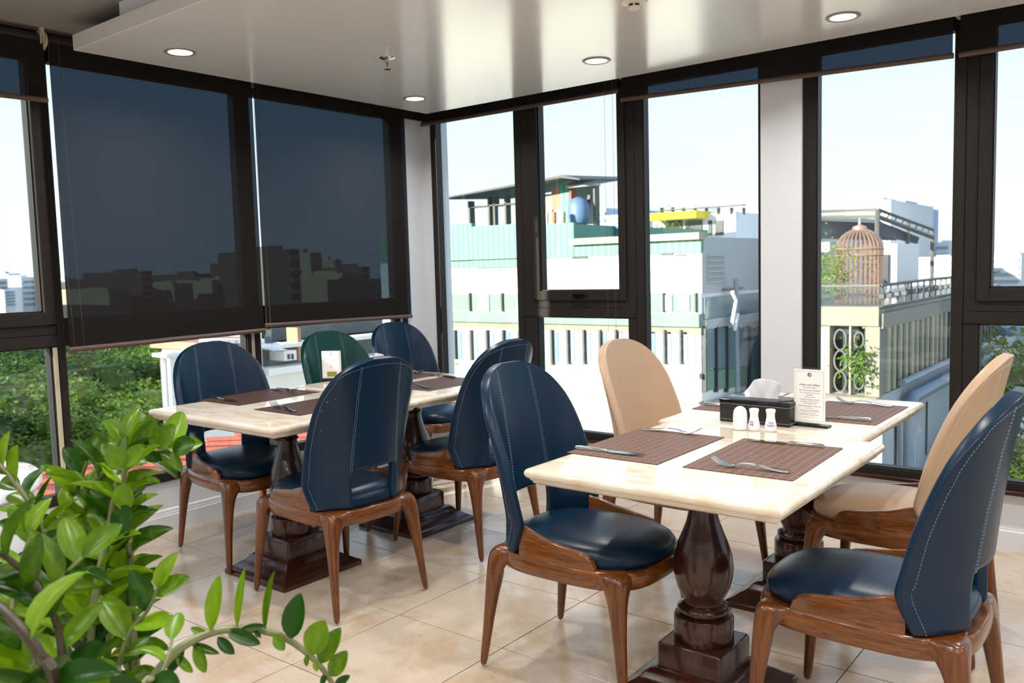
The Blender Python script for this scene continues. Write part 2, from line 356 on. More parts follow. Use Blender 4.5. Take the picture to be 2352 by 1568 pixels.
# baseboards with moulded top
prof = [(.0, 0), (.016, 0), (.016, .085), (.012, .09), (.012, .097), (.009, .103), (.009, .112), (.004, .118), (0, .12)]
bl = MB().loft([[(XW+a, y, z) for a, z in prof] for y in (-2.4, YW)], True, True).build('baseboard_left', M['white']); tag(bl, kind='structure')
br = MB().loft([[(x, YW-a, z) for a, z in prof] for x in (XW, 3.0)], True, True).build('baseboard_right', M['white']); tag(br, kind='structure')
MB().box(XW-.16, XW, -2.6, .95, SILL_Z, ZC).build('sun_block_wall', M['white'], wl)  # unseen solid stretch, added to keep the sun off the floor
for nm, bx in (('wall_back', (XW-.16, 3.2, -2.75, -2.4)), ('wall_side', (2.95, 3.2, -2.6, YW+.16))):
    tag(MB().box(bx[0], bx[1], bx[2], bx[3], -.1, ZC+.2).build(nm, M['white']), kind='structure')
# wood sill on the right wall
ts = MB().box(XW, 3.0, YW-.055, YW+.04, .256, .276, .003).build('trim_1', M['sill']); tag(ts, kind='structure')

# ------------------------------------------------------------------ windows
FZ0, FZT = SILL_Z, 2.30
def frame_bar(m, ax, a0, a1, z0, z1, d0=-.012, d1=.06, b=.002):
    if ax == 'r': m.box(a0, a1, YW+d0, YW+d1, z0, z1, b)
    else: m.box(XW-d1, XW-d0, a0, a1, z0, z1, b)
def pane(root, ax, a0, a1, z0, z1, d=.034):
    m = MB()
    if ax == 'r': m.box(a0-.01, a1+.01, YW+d, YW+d+.006, z0-.01, z1+.01)
    else: m.box(XW-d-.006, XW-d, a0-.01, a1+.01, z0-.01, z1+.01)
    return m.build('pane', M['glass'], root)
def gasket(root, ax, a0, a1, z0, z1):
    m = MB(); t = .006
    for q in ((a0, a0+t, z0, z1), (a1-t, a1, z0, z1), (a0, a1, z0, z0+t), (a0, a1, z1-t, z1)): frame_bar(m, ax, *q, d0=-.004, d1=.05, b=0)
    return m.build('gasket', M['gasket'], root)
wi = 0
def window(ax, a0, a1, g, sash=False, bar_r=None):
    """a0..a1 outer extent; g = glass (a0,a1) ; sash: opening upper leaf over a fixed lower pane"""
    global wi; wi += 1
    root = empty('window_%d' % wi); tag(root, kind='structure')
    m = MB()
    if not sash:
        frame_bar(m, ax, a0, g[0], FZ0, FZT); frame_bar(m, ax, g[1], a1, FZ0, FZT)
        frame_bar(m, ax, g[0], g[1], FZ0, .305); frame_bar(m, ax, g[0], g[1], 2.29, FZT+.0)
        m.build('window_frame', M['frame'], root)
        gasket(root, ax, g[0], g[1], .305, 2.29); pane(root, ax, g[0], g[1], .305, 2.29)
    else:
        gl = sash   # lower glass extent
        frame_bar(m, ax, a0, gl[0], FZ0, 1.0); frame_bar(m, ax, gl[1], a1, FZ0, 1.0); frame_bar(m, ax, gl[0], gl[1], FZ0, .305)
        frame_bar(m, ax, a0, g[0]-.052, 1.0, FZT); frame_bar(m, ax, g[1]+.05, a1, 1.0, FZT)
        m.build('window_frame', M['frame'], root)
        m = MB(); frame_bar(m, ax, a0, a1, 1.0, 1.052, d0=-.016); frame_bar(m, ax, a0, a1, 1.054, 1.098, d0=-.013)
        m.build('transom', M['frame'], root)
        s = MB(); l0, l1 = g[0]-.050, g[1]+.048
        frame_bar(s, ax, l0, g[0], 1.101, FZT, d0=-.024); frame_bar(s, ax, g[1], l1, 1.101, FZT, d0=-.024)
        frame_bar(s, ax, g[0], g[1], 1.101, 1.158, d0=-.024); frame_bar(s, ax, g[0], g[1], 2.29, FZT, d0=-.024)
        so_ = s.build('sash', M['frame'], root); gasket(so_, ax, g[0], g[1], 1.158, 2.29)
        pane(so_, ax, g[0], g[1], 1.158, 2.29); gasket(root, ax, gl[0], gl[1], .305, 1.0); pane(root, ax, gl[0], gl[1], .305, 1.0)
        hm = MB(); c = (g[0]+g[1])/2
        if ax == 'r':
            hm.box(c-.035, c+.035, YW-.036, YW-.022, 1.116, 1.14, .003); hm.box(c-.02, c+.075, YW-.052, YW-.040, 1.120, 1.136, .004); hm.box(c-.012, c+.012, YW-.046, YW-.034, 1.12, 1.136)
        else:
            hm.box(XW+.022, XW+.036, c-.035, c+.035, 1.116, 1.14, .003); hm.box(XW+.040, XW+.052, c-.02, c+.075, 1.12, 1.136, .004); hm.box(XW+.034, XW+.046, c-.012, c+.012, 1.12, 1.136)
        hm.build('handle', M['black'], so_)
    return root
window('r', -3.990, -3.235, (-3.953, -3.284))
window('r', -3.233, -2.436, (-3.103, -2.541), sash=(-3.135, -2.487))
window('r', -2.434, -1.698, (-2.383, -1.716))
window('r', -1.494, -.775, (-1.427, -.819))
window('r', -.773, -.02, (-.672, -.11), sash=(-.713, -.065))
window('r', -.018, .76, (.03, .70))
window('r', .762, 1.54, (.87, 1.43), sash=(.83, 1.47))
window('r', 1.542, 2.9, (1.6, 2.84))
window('l', .95, 1.772, (1.06, 1.722), sash=(1.02, 1.745))
window('l', 1.774, 2.83, (1.805, 2.782), sash=None)
window('l', 2.832, 4.03, (2.868, 3.93))
# the middle left windows have a transom too
for a0, a1 in ((1.8, 2.79), (2.86, 3.94)):
    m = MB(); frame_bar(m, 'l', a0, a1, .998, 1.128, d0=-.014); tag(m.build('trim_%d' % (2 if a0 < 2 else 3), M['frame']), kind='structure')
# pale outer jamb strips seen edge-on
for y in (1.748, 2.806, 3.955):
    m = MB(); m.box(XW+.013, XW+.0145, y, y+.020, .30, .995); tag(m.build('trim_%d' % (4+int(y)), M['bracket']), kind='structure')
# header
hd = MB().box(XW-.06, XW+.012, -2.5, YW+.06, FZT, ZC+.02).box(XW, 3.0, YW-.012, YW+.06, FZT, ZC+.02).build('trim_8', M['frame']); tag(hd, kind='structure')

# ------------------------------------------------------------------ ceiling and soffit
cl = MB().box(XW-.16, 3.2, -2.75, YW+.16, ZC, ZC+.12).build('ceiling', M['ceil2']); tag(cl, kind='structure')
SX, SY0, SY1, SZ = -3.775, 1.80, 3.975, 2.28
sf = MB().box(SX, 2.95, SY0, SY1, SZ, SZ+.066, .002).build('soffit_panel', M['ceil'], cl)
sb = MB().box(SX+.35, 2.95, SY0+.03, SY1-.25, SZ+.066, ZC).build('soffit_box', M['white'], cl)
# narrow ceiling trim along the left wall
tag(MB().box(XW, XW+.05, -2.4, YW, ZC-.012, ZC, .001).build('trim_9', M['bar']), kind='structure')

# downlights
def downlight(x, y, z, label, group=None, power=DOWNLIGHT_W):
    r = empty('downlight', (x, y, z)); tag(r, label, 'ceiling light', group)
    MB().lathe([(.050, .004), (.066, .0), (.068, -.003), (.064, -.006), (.051, -.004), (.050, .004)], 40, cap0=False, cap1=False).build('trim_ring', M['trim'], r, smooth=True)
    MB().lathe([(.0505, -.001), (.001, -.0015)], 40, cap0=False).build('diffuser', M['lamp'], r)
    ld = bpy.data.lights.new('downlight_lamp', 'AREA'); ld.shape = 'DISK'; ld.size = .1; ld.energy = power; ld.color = (1, .975, .94); ld.spread = math.radians(150)
    lo = bpy.data.objects.new('downlight_lamp', ld); COL.objects.link(lo); lo.location = (0, 0, -.012); lo.parent = r
    return r
SEEN = [(414, 119, 'round recessed downlight nearest the soffit end above the blinds'), (953, 226, 'small round downlight in the ceiling corner near the blinds'),
        (1370, 139, 'round recessed downlight above the tall sash window'), (1936, 38, 'largest round downlight at the upper right of the ceiling')]
for px, py, lab in SEEN:
    q = at_z(px, py, SZ); downlight(q.x, q.y, SZ, lab)
for x, y in ((.1, 3.6), (1.4, 3.6), (-2.2, 2.12), (-.9, 2.12), (.4, 2.12), (1.7, 2.12)):
    downlight(x, y, SZ, 'round recessed downlight of the row outside the picture', 'downlights outside the picture')
for x, y in ((-3.0, .6), (-1.7, .6), (-.4, .6), (.9, .6), (2.1, .6), (-3.0, -.9), (-1.7, -.9), (-.4, -.9), (.9, -.9), (2.1, -.9)):
    downlight(x, y, ZC, 'round recessed downlight of the row outside the picture', 'downlights outside the picture', DOWNLIGHT_W*1.5)
# sprinkler
q = at_z(889, 133, SZ); sp = empty('fire_sprinkler', (q.x, q.y, SZ)); tag(sp, 'chrome fire sprinkler with a red bulb hanging from the ceiling', 'sprinkler')
MB().lathe([(.036, 0), (.030, -.004), (.014, -.009), (.010, -.012)], 32).build('escutcheon', M['chrome'], sp, smooth=True)
m = MB().lathe([(.010, -.01), (.010, -.02), (.007, -.022)], 16)
m.tube([(.009, 0, -.02), (.0085, 0, -.035), (.003, 0, -.046)], .0018); m.tube([(-.009, 0, -.02), (-.0085, 0, -.035), (-.003, 0, -.046)], .0018); m.lathe([(.004, -.044), (.004, -.050)], 12)
m.build('body', M['chrome'], sp, smooth=True)
MB().lathe([(.002, -.021), (.0026, -.026), (.0026, -.038), (.0015, -.044)], 12).build('bulb', M['red'], sp, smooth=True)
MB().lathe([(.015, -.050), (.016, -.052), (.004, -.053)], 20).build('deflector', M['chrome'], sp, smooth=True)
# smoke detector
q = at_z(1456, -6, SZ); sk = empty('smoke_detector', (q.x, q.y, SZ)); tag(sk, 'white round smoke detector on the ceiling at the top edge', 'smoke detector')
MB().lathe([(.052, 0), (.052, -.012), (.046, -.020), (.026, -.026)], 36).build('housing', M['plastic'], sk, smooth=True)
MB().lathe([(.022, -.024), (.022, -.034)], 24).build('chamber', M['black'], sk)
m = MB().lathe([(.024, -.034), (.025, -.037), (.020, -.042), (.005, -.043)], 30)
for k in range(6):
    a = k*PI/3; m.quadbar((.0235*math.cos(a), .0235*math.sin(a), -.024), (.0235*math.cos(a), .0235*math.sin(a), -.035), .006)
m.build('cap', M['plastic'], sk, smooth=True)

# ------------------------------------------------------------------ roller blinds
def blind(ax, a0, a1, zb0, zb1, label, off=.075, rz=2.365, chain=None, bracket_at=None, group=None):
    """a0..a1 along the wall; zb0/zb1 height of the bottom bar at both ends"""
    mid = (a0+a1)/2
    r = empty('roller_blind', (XW+off, mid, 0) if ax == 'l' else (mid, YW-off, 0)); tag(r, label, 'blind', group)
    def P(a, d, z): return (d, a-mid, z) if ax == 'l' else (a-mid, -d, z)
    rr = .026
    MB().tube([P(a0, -.02, rz), P(a1, -.02, rz)], rr, 20).build('roller_tube', M['roller'], r, smooth=True)
    n = 24; m = MB()
    for k in range(n+1):
        a = a0+(a1-a0)*k/n; zz = zb0+(zb1-zb0)*k/n
        wob = .0006*math.sin(k*1.9)
        for z in (zz+.012, (zz+rz)/2, rz): m.v.append(P(a, .004+wob, z))
    for k in range(n):
        for j in range(2): m.f.append((k*3+j, k*3+3+j, k*3+4+j, k*3+1+j)); m.m.append(0)
    m.build('fabric', M['fabric'], r)
    b = MB(); 
    rings = []
    for a, z in ((a0-.004, zb0), (a1+.004, zb1)):
        rings.append([P(a, .004+.008*math.cos(t), z+.012*math.sin(t)) for t in [2*PI*k/14 for k in range(14)]])
    b.loft(rings, True, True); b.build('bottom_bar', M['bar'], r, smooth=True)
    if bracket_at is not None:
        m = MB(); a = bracket_at
        for s_ in (-.012, .012):
            rg = [[P(a+s_+e_, -.02+.032*math.cos(t), rz+.036*math.sin(t)) for t in [2*PI*k/20 for k in range(20)]] for e_ in (-.003, .003)]
            m.loft(rg, True, True)
        q0 = P(a-.008, -.05, rz-.045); q1 = P(a+.008, -.0, rz+.05)
        m.box(min(q0[0], q1[0]), max(q0[0], q1[0]), min(q0[1], q1[1]), max(q0[1], q1[1]), rz-.045, rz+.05)
        m.build('bracket', M['bracket'], r, smooth=True)
    if chain:
        for (c0, c1, zl, sway) in chain:
            pts = []
            for k in range(13): pts.append(P(c0+sway*(k/12)**2, .022, rz-(rz-zl-.05)*k/12))
            x_, w_ = c0+sway, c1-c0
            for k in range(1, 10):
                t = PI*k/10; pts.append(P(x_+w_/2-w_/2*math.cos(t), .022, zl+.05-.05*math.sin(t)))
            for k in range(13): pts.append(P(c1+sway*((12-k)/12)**2, .026, zl+.05+(rz-zl-.05)*k/12))
            m = MB(); total = 0
            # bead chain: short links
            L = [0]
            V_ = [Vector(p) for p in pts]
            for i in range(1, len(V_)): L.append(L[-1]+(V_[i]-V_[i-1]).length)
            d = 0; i = 0
            step = .0062
            while d < L[-1] and i < len(V_)-1:
                while i < len(V_)-2 and L[i+1] < d: i += 1
                t = (d-L[i])/max(1e-9, L[i+1]-L[i]); c = V_[i].lerp(V_[i+1], t); h = .0019
                m.add([(c.x+h, c.y, c.z), (c.x-h, c.y, c.z), (c.x, c.y+h, c.z), (c.x, c.y-h, c.z), (c.x, c.y, c.z+h*1.2), (c.x, c.y, c.z-h*1.2)],
                      [(0, 2, 4), (2, 1, 4), (1, 3, 4), (3, 0, 4), (2, 0, 5), (1, 2, 5), (3, 1, 5), (0, 3, 5)]); d += step
            m.tube(pts, .0006, 3, False)
            ch = m.build('pull_chain', M['chain'], r); ch['kind'] = 'stuff'
    return r
XB = XW+.08
def ly(x, y): return at_x(x, y, XB)
b1a, b1b = ly(155, 804), ly(600, 759); b2a, b2b = ly(603, 748), ly(942, 726); b0b = ly(108, 230)
yl, yr = ly(121, 160).y, ly(588, 230).y
blind('l', (b1a.y+yl)/2, (b1b.y+yr)/2-.002, b1a.z, b1b.z, 'large dark blind pulled low over the left windows, the nearer one', chain=[(1.787, 1.83, .78, .03)], bracket_at=yl-.03)
blind('l', (b2a.y+ly(591, 220).y)/2, (b2b.y+ly(932, 262).y)/2, b2a.z, b2b.z, 'dark blind pulled low beside the white corner pier', chain=[((b2a.y+.005), (b2a.y+.03), .86, .01)], bracket_at=yr+.008)
blind('l', .72, b0b.y, 2.085, b0b.z, 'short dark blind drawn up at the far left edge')
YB = YW-.08
def rx(x, y): return at_y(x, y, YB)
c1a, c1b = rx(968, 287), rx(1418, 209); c2a, c2b = rx(1427, 229), rx(2188, 128); c3a = rx(2205, 126)
blind('r', c1a.x, c1b.x, c1a.z, c1b.z, 'rolled-up blind above the corner window and narrow sash', bracket_at=c1b.x+.02, chain=[(c1b.x-.075, c1b.x-.02, .88, .0)])
blind('r', c2a.x, c2b.x, c2a.z, c2b.z, 'long rolled-up blind spanning the white column', bracket_at=c2b.x+.018)
blind('r', c3a.x, .75, c3a.z, 2.16, 'rolled-up blind at the upper right edge')

# ------------------------------------------------------------------ chairs
PHI = math.radians(68)
def interp(tab, z):
    if z <= tab[0][0]: return tab[0][1]
    for (a, va), (b, vb) in zip(tab, tab[1:]):
        if z <= b: t = (z-a)/(b-a); return va+(vb-va)*t
    return tab[-1][1]
WT = [(.405, .210), (.46, .221), (.52, .228), (.65, .232), (.76, .230), (.82, .224), (.86, .213), (.89, .199), (.92, .177), (.945, .148), (.962, .115), (.973, .080), (.980, .040)]
YBK = [(.405, -.243), (.52, -.250), (.70, -.268), (.85, -.290), (.98, -.318)]
WRAP = [(.405, .112), (.43, .122), (.46, .138), (.495, .156), (.53, .158), (.62, .138), (.75, .108), (.85, .088), (.98, .072)]
def shell_pt(u, z):
    w_, yb, s_ = interp(WT, z), interp(YBK, z), interp(WRAP, z)
    x = w_*math.sin(u*PHI)/math.sin(PHI)
    g_ = min(1, abs(x)/.232)*math.sin(PHI)
    if z < .53: g_ = min(1, abs(x)/w_)*math.sin(PHI)
    return Vector((x, yb+s_*(1-math.cos(math.asin(g_)))/(1-math.cos(PHI)), z))
def shell_n(u, z):
    du = shell_pt(min(1, u+.02), z)-shell_pt(max(-1, u-.02), z); dz = shell_pt(u, min(.979, z+.01))-shell_pt(u, max(.405, z-.01))
    return du.cross(dz).normalized()   # points to -y (rear)
def superell(a, bf, br, n, t):
    c, s_ = math.cos(t), math.sin(t)
    b = bf if s_ >= 0 else br
    return (a*math.copysign(abs(c)**(2/n), c), b*math.copysign(abs(s_)**(2/n), s_))
def make_chair(leather, thread, label):
    r = empty('dining_chair'); tag(r, label, 'chair')
    # backrest shell
    us = [-1, -.93, -.82, -.68, -.52, -.40, -.345, -.2, 0, .2, .345, .40, .52, .68, .82, .93, 1]
    zs = [.405, .43, .465, .50, .53, .552, .575, .62, .68, .74, .79, .83, .865, .895, .92, .94, .956, .968, .976, .981]
    m = MB(); idx = {}
    for i, z in enumerate(zs):
        for j, u in enumerate(us):
            m.v.append(tuple(shell_pt(u, z))); idx[i, j] = len(m.v)-1
    for i in range(len(zs)-1):
        for j in range(len(us)-1):
            um = (us[j]+us[j+1])/2
            if abs(um) < .345 and zs[i+1] <= .553: continue
            m.f.append((idx[i, j], idx[i, j+1], idx[i+1, j+1], idx[i+1, j])); m.m.append(0)
    bk = m.build('backrest', leather, r, solid=.034, subsurf=2)
    # stitching
    s = MB()
    def dashes(path, side, off=.0):
        d = 0; last = None
        for k in range(len(path)-1):
            p, q = path[k], path[k+1]
            seg = (q[0]-p[0]).length; t = 0
            while d < seg:
                c = p[0].lerp(q[0], d/seg); n_ = p[1]; tt = (q[0]-p[0]).normalized(); sd_ = tt.cross(n_).normalized()
                c = c + n_*(.0172*side) + sd_*off
                a, b, e_ = tt*.0032, sd_*.0007, n_*.0009
                s.add([c+a+b, c+a-b, c-a-b, c-a+b, c+a*.6+e_*side, c-a*.6+e_*side], [(0, 1, 4), (1, 2, 5, 4), (2, 3, 5), (3, 0, 4, 5)])
                d += .0092
            d -= seg
    for u0 in (-.36, .36):
        pth = []
        for k in range(25):
            z = .556+(.972-.556)*k/24
            if abs(u0) > 1: continue
            # keep a constant x as the shell narrows towards the top
            w_ = interp(WT, z); xx = .228*math.sin(.36*PHI)/math.sin(PHI)*(1-.12*(z-.55)/.42)
            sv = min(.95, xx*math.sin(PHI)/w_); uu = math.copysign(math.asin(sv)/PHI, u0)
            if abs(uu) > .8: break
            pth.append((shell_pt(uu, z), shell_n(uu, z)))
        for side in (1, -1):
            for off in (-.0035, .0035): dashes(pth, side, off)
    for sg in (-1, 1):
        pth = []
        for k in range(44):
            t = k/43
            if t < .75: z = .415+(.90-.415)*t/.75; xin = interp(WT, z)-.016
            else:
                q = (t-.75)/.25*PI/2; z = .90+.058*math.sin(q); xin = (interp(WT, .90)-.016)*math.cos(q)
            w_ = interp(WT, z); sv = max(-.999, min(.999, xin/w_*math.sin(PHI))); uu = sg*min(.93, math.asin(sv)/PHI)
            pth.append((shell_pt(uu, z), shell_n(uu, z)))
        dashes(pth, 1, 0)
    st = s.build('stitching', thread, r); st['kind'] = 'stuff'
    # seat cushion
    m = MB(); rings = []
    for sc, z in ((.96, .396), (1.0, .404), (1.025, .418), (1.02, .434), (.98, .449), (.90, .462), (.75, .472), (.5, .479), (.22, .482)):
        rings.append([(superell(.200*sc, .272*sc, .232*sc, 2.9, 2*PI*k/48)[0], superell(.200*sc, .272*sc, .232*sc, 2.9, 2*PI*k/48)[1], z) for k in range(48)])
    m.loft(rings, True, True); m.build('seat', leather, r, smooth=80)
    # seat frame ring
    m = MB(); rings = []
    for inset, z in ((.030, .402), (.004, .403), (0, .398), (-.003, .380), (.000, .356), (.006, .347), (.030, .345), (.034, .36), (.034, .395), (.030, .402)):
        rings.append([superell(.221-inset, .284-inset, .258-inset, 3.3, 2*PI*k/56)+(z,) for k in range(56)])
    m.loft(rings); m.build('seat_frame', M['cwoodh'], r, smooth=50)
    # legs
    rear = [(.000, .232, .285, .022, .024), (.05, .230, .280, .025, .028), (.15, .226, .270, .031, .035), (.26, .222, .262, .040, .046), (.32, .219, .257, .050, .058), (.352, .217, .254, .064, .075), (.376, .215, .252, .088, .100), (.398, .209, .246, .118, .128), (.408, .196, .232, .10, .105)]
    front = [(.000, .240, .280, .022, .024), (.05, .238, .277, .025, .028), (.15, .234, .270, .031, .035), (.26, .229, .264, .040, .045), (.32, .226, .261, .050, .056), (.352, .224, .260, .064, .072), (.376, .222, .259, .088, .096), (.396, .216, .254, .112, .120), (.404, .204, .242, .095, .10)]
    for sx_ in (-1, 1):
        for sy_, tab in ((-1, rear), (1, front)):
            m = MB(); rings = []
            for z, ox, oy, wx, wy in tab:
                x1, x0, y1, y0 = ox, ox-wx, oy, oy-wy; c = min(.009, wx*.28)
                pts = [(x1-c, y1), (x1, y1-c), (x1, y0+c), (x1-c, y0), (x0+c, y0), (x0, y0+c), (x0, y1-c), (x0+c, y1)]
                if z > .34:   # hollow the inner side so the leg flows into both rails
                    k_ = .55 if z < .39 else .45
                    pts[4] = (x0+c, y0+wy*k_*.9); pts[5] = (x0, y1-wy*.42) ; pts[3] = (x1-wx*.42, y0); pts[4] = (x1-wx*.50, y1-wy*.50)
                rings.append([(sx_*a, sy_*b, z) for a, b in pts])
            m.loft(rings, True, True); lg = m.build('leg', M['cwood'], r, subsurf=1)
    # side wings
    for sx_ in (-1, 1):
        m = MB(); rings = []
        y0, y1 = -.118, .165; n = 20
        for k in range(n+1):
            t = k/n; y = y0+(y1-y0)*t
            xr = .222*(1-(abs(y)/(.284 if y > 0 else .258))**3.3)**(1/3.3)
            top = interp([(0, .500), (.12, .494), (.35, .474), (.6, .462), (.78, .456), (.88, .450), (.95, .436), (.985, .418), (1, .404)], t)
            lean = (top-.4)*.10*min(1, t*2.2)-.003*(1-t); th = .017 if k < n else .012
            rings.append([(sx_*(xr-.005), y, .396), (sx_*(xr-.004+lean), y, top-.006), (sx_*(xr+lean-.008), y, top), (sx_*(xr+lean-th-.002), y, top), (sx_*(xr+lean-th-.006), y, top-.006), (sx_*(xr-th-.006), y, .396)])
        m.loft(rings, True, True); m.build('side_wing', M['cwoodh'], r, smooth=40)
    m = MB()
    for sx_ in (-1, 1):
        m.lathe([(.008, -.0), (.008, .003)], 10, sx_*.221, -.273); m.lathe([(.008, 0), (.008, .003)], 10, sx_*.229, .268)
    return r
CH = [  # x, y, facing angle (deg), kind, label
 (-1.50, 2.265, 0, 'blue', 'navy leather chair at the left of the nearer marble table, seen from its front'),
 (-.616, 2.32, 180, 'blue', 'navy leather chair at the lower right, its side to us, nearest of the right-hand chairs'),
 (-.76, 3.12, 180, 'tan', 'tan leather chair behind the navy one at the right of the far table'),
 (-1.62, 3.16, -4, 'tan', 'tan leather chair at the left of the table with the tissue box'),
 (-3.464, 2.325, -8, 'blue', 'navy leather chair against the left windows beside the potted plant'),
 (-2.685, 2.222, 176, 'blue', 'navy leather chair with its scuffed back to us, at the nearer left table'),
 (-3.44, 3.06, -2, 'teal', 'dark green leather chair under the left windows behind the small menu stand'),
 (-3.66, 3.76, -6, 'blue', 'navy leather chair farthest back, against the white corner pier'),
 (-2.69, 3.02, 180, 'blue', 'navy leather chair with its back to us at the farther left table'),
]
protos = {}
for x, y, a, k, lab in CH:
    if k not in protos:
        protos[k] = make_chair(M[k], M['threadt'] if k == 'tan' else M['threadb'], lab); o = protos[k]
    else: o = copy_tree(protos[k])
    o['label'] = lab; o['group'] = 'leather dining chairs'
    o.location = (x, y, 0); o.rotation_euler = (0, 0, math.radians(a-90))

# pale scuffs on the back of the chair turned away from us
scuffed = [o for o in bpy.data.objects if o.get('label', '').startswith('navy leather chair with its scuffed back')][0]
for u, z, L_, a_ in ((-.80, .835, .010, .6), (-.84, .80, .012, 1.3), (-.78, .725, .005, .2), (-.70, .845, .004, 1.0)):
    p_, n_ = shell_pt(u, z), shell_n(u, z); t_ = (shell_pt(u+.02, z)-p_).normalized(); v_ = n_.cross(t_)
    d_ = t_*math.cos(a_)+v_*math.sin(a_); e_ = n_.cross(d_); c_ = p_+n_*.0172
    MB().loft([[c_-d_*L_/2, c_-e_*.0010, c_+d_*L_/2, c_+e_*.0010], [c_-d_*L_/2+n_*.0006, c_-e_*.0008+n_*.0006, c_+d_*L_/2+n_*.0006, c_+e_*.0008+n_*.0006]], True, True).build('scuff_mark', M['thb'], scuffed)

# ------------------------------------------------------------------ tables
TZ = .732
def rrect(hx, hy, r, z, n=3):
    pts = []
    for sx_, sy_, a0 in ((1, 1, 0), (-1, 1, PI/2), (-1, -1, PI), (1, -1, 3*PI/2)):
        for k in range(n+1):
            a = a0+PI/2*k/n; pts.append((sx_*(hx-r)+r*math.cos(a), sy_*(hy-r)+r*math.sin(a), z))
    return pts
def make_table(cx, cy, hx, hy, label, bx=None, ring=True):
    r = empty('dining_table', (cx, cy, 0)); tag(r, label, 'table', 'marble topped pedestal tables')
    m = MB(); rings = []
    for ins, dz in ((.020, 0), (.010, -.001), (.004, -.004), (.0005, -.010), (0, -.016), (.003, -.023), (.009, -.027), (.013, -.0275), (.014, -.033), (.019, -.035), (.0195, -.040), (.028, -.046)):
        rings.append(rrect(hx-ins, hy-ins, max(.004, .016-ins*.3), TZ+dz))
    m.loft(rings, True, True); m.build('tabletop', M['marble'], r, smooth=45)
    ox, oy = bx or (0, 0)
    p = empty('pedestal', (ox, oy, 0), parent=r)
    m = MB(); m.box(-.16, .16, -.16, .16, .664, .6855, .003); m.build('top_plate', M['mahog'], p)
    m = MB()
    pr = [(.088, .165), (.0895, .168), (.0895, .236), (.086, .243), (.070, .246), (.074, .250), (.079, .258), (.078, .268), (.068, .276), (.058, .281), (.058, .288), (.066, .302), (.079, .33), (.087, .36), (.0895, .39), (.086, .425), (.076, .46), (.062, .495), (.049, .53), (.041, .565)]
    pr += ([(.040, .580), (.046, .584), (.047, .590), (.041, .595), (.041, .64), (.043, .655)] if ring else [(.0395, .60), (.040, .64), (.045, .650)]) + [(.062, .664)]
    m.lathe(pr, 48); m.build('column', M['mahog'], p, smooth=50)
    m = MB(); m.loft([rrect(.105, .105, .012, .086), rrect(.105, .105, .012, .159), rrect(.101, .101, .012, .165)], True, True); m.build('plinth_block', M['mahog'], p, smooth=50)
    m = MB(); rings = []
    for h, z in ((.212, 0), (.212, .018), (.206, .024), (.196, .027), (.182, .036), (.166, .048), (.152, .055), (.142, .064), (.134, .076), (.122, .085), (.10, .0875)): rings.append(rrect(h, h, .006, z))
    m.loft(rings, True, True); m.build('base', M['mahog'], p, smooth=40)
    return r
make_table(-1.087, 2.315, .378, .435, 'marble topped pedestal table nearest to us, at the right', (-.03, .0), ring=False)
make_table(-1.150, 3.185, .362, .425, 'marble topped pedestal table behind it, holding the tissue box and menu', (.02, -.02), ring=False)
make_table(-3.085, 2.285, .445, .392, 'marble topped pedestal table nearest the plant, at the left', (.015, -.005))
make_table(-3.105, 3.075, .455, .392, 'marble topped pedestal table farther back in the left corner', (.015, -.0))

# ------------------------------------------------------------------ placemats and cutlery
def placemat(cx, cy, hx, hy, rz, mt, label):
    m = MB(); n = 10; v = {}
    m.loft([rrect(hx, hy, .004, 0), rrect(hx, hy, .004, .0016), rrect(hx-.004, hy-.004, .004, .0022), rrect(hx-.007, hy-.007, .004, .0018)], True, True)
    o = m.build('placemat', mt); o.location = (cx, cy, TZ+.0004); o.rotation_euler = (0, 0, rz); tag(o, label, 'placemat', 'woven placemats'); return o
placemat(-1.317, 2.345, .156, .228, .0, M['matA'], 'brown woven placemat on the near table, on the left side')
placemat(-.941, 2.363, .155, .230, .03, M['matA'], 'brown woven placemat on the near table, on the right side')
placemat(-.965, 3.235, .152, .222, .0, M['matA'], 'brown woven placemat right of the menu stand')
placemat(-1.365, 3.238, .140, .216, .0, M['matA'], 'brown woven placemat partly hidden behind the tissue box')
placemat(-3.405, 2.385, .160, .228, .02, M['matB'], 'dark brown woven placemat before the chair by the left windows')
placemat(-2.935, 2.355, .155, .228, .0, M['matB'], 'dark brown woven placemat before the chair showing its back')
placemat(-3.335, 3.185, .155, .232, .0, M['matB'], 'dark brown woven placemat at the far corner table, window side')
placemat(-2.940, 3.110, .152, .222, .0, M['matB'], 'dark brown woven placemat at the far corner table, room side')
ZP = TZ+.0028
def make_fork():
    r = empty('dinner_fork'); m = MB()
    # handle + neck, x = along length (0 = handle end)
    L = [(0, .0095, .002), (.02, .0100, .002), (.06, .0075, .006), (.095, .0045, .011), (.12, .0038, .010), (.135, .0060, .006), (.145, .0105, .0035), (.158, .0120, .003)]
    rings = [[(x, -w_, z), (x, w_, z), (x, w_*.8, z+.002), (x, -w_*.8, z+.002)] for x, w_, z in L]
    m.loft(rings, True, True); m.build('handle', M['steel'], r, smooth=50)
    m = MB()
    for k in range(4):
        yy = -.0102+.0068*k; rg = []
        for x, w_, z in ((.156, .0018, .003), (.170, .0016, .005), (.185, .0014, .011), (.198, .0008, .019)):
            rg.append([(x, yy-w_, z), (x, yy+w_, z), (x, yy+w_, z+.0017), (x, yy-w_, z+.0017)])
        m.loft(rg, True, True)
    m.build('tines', M['steel'], r); return r
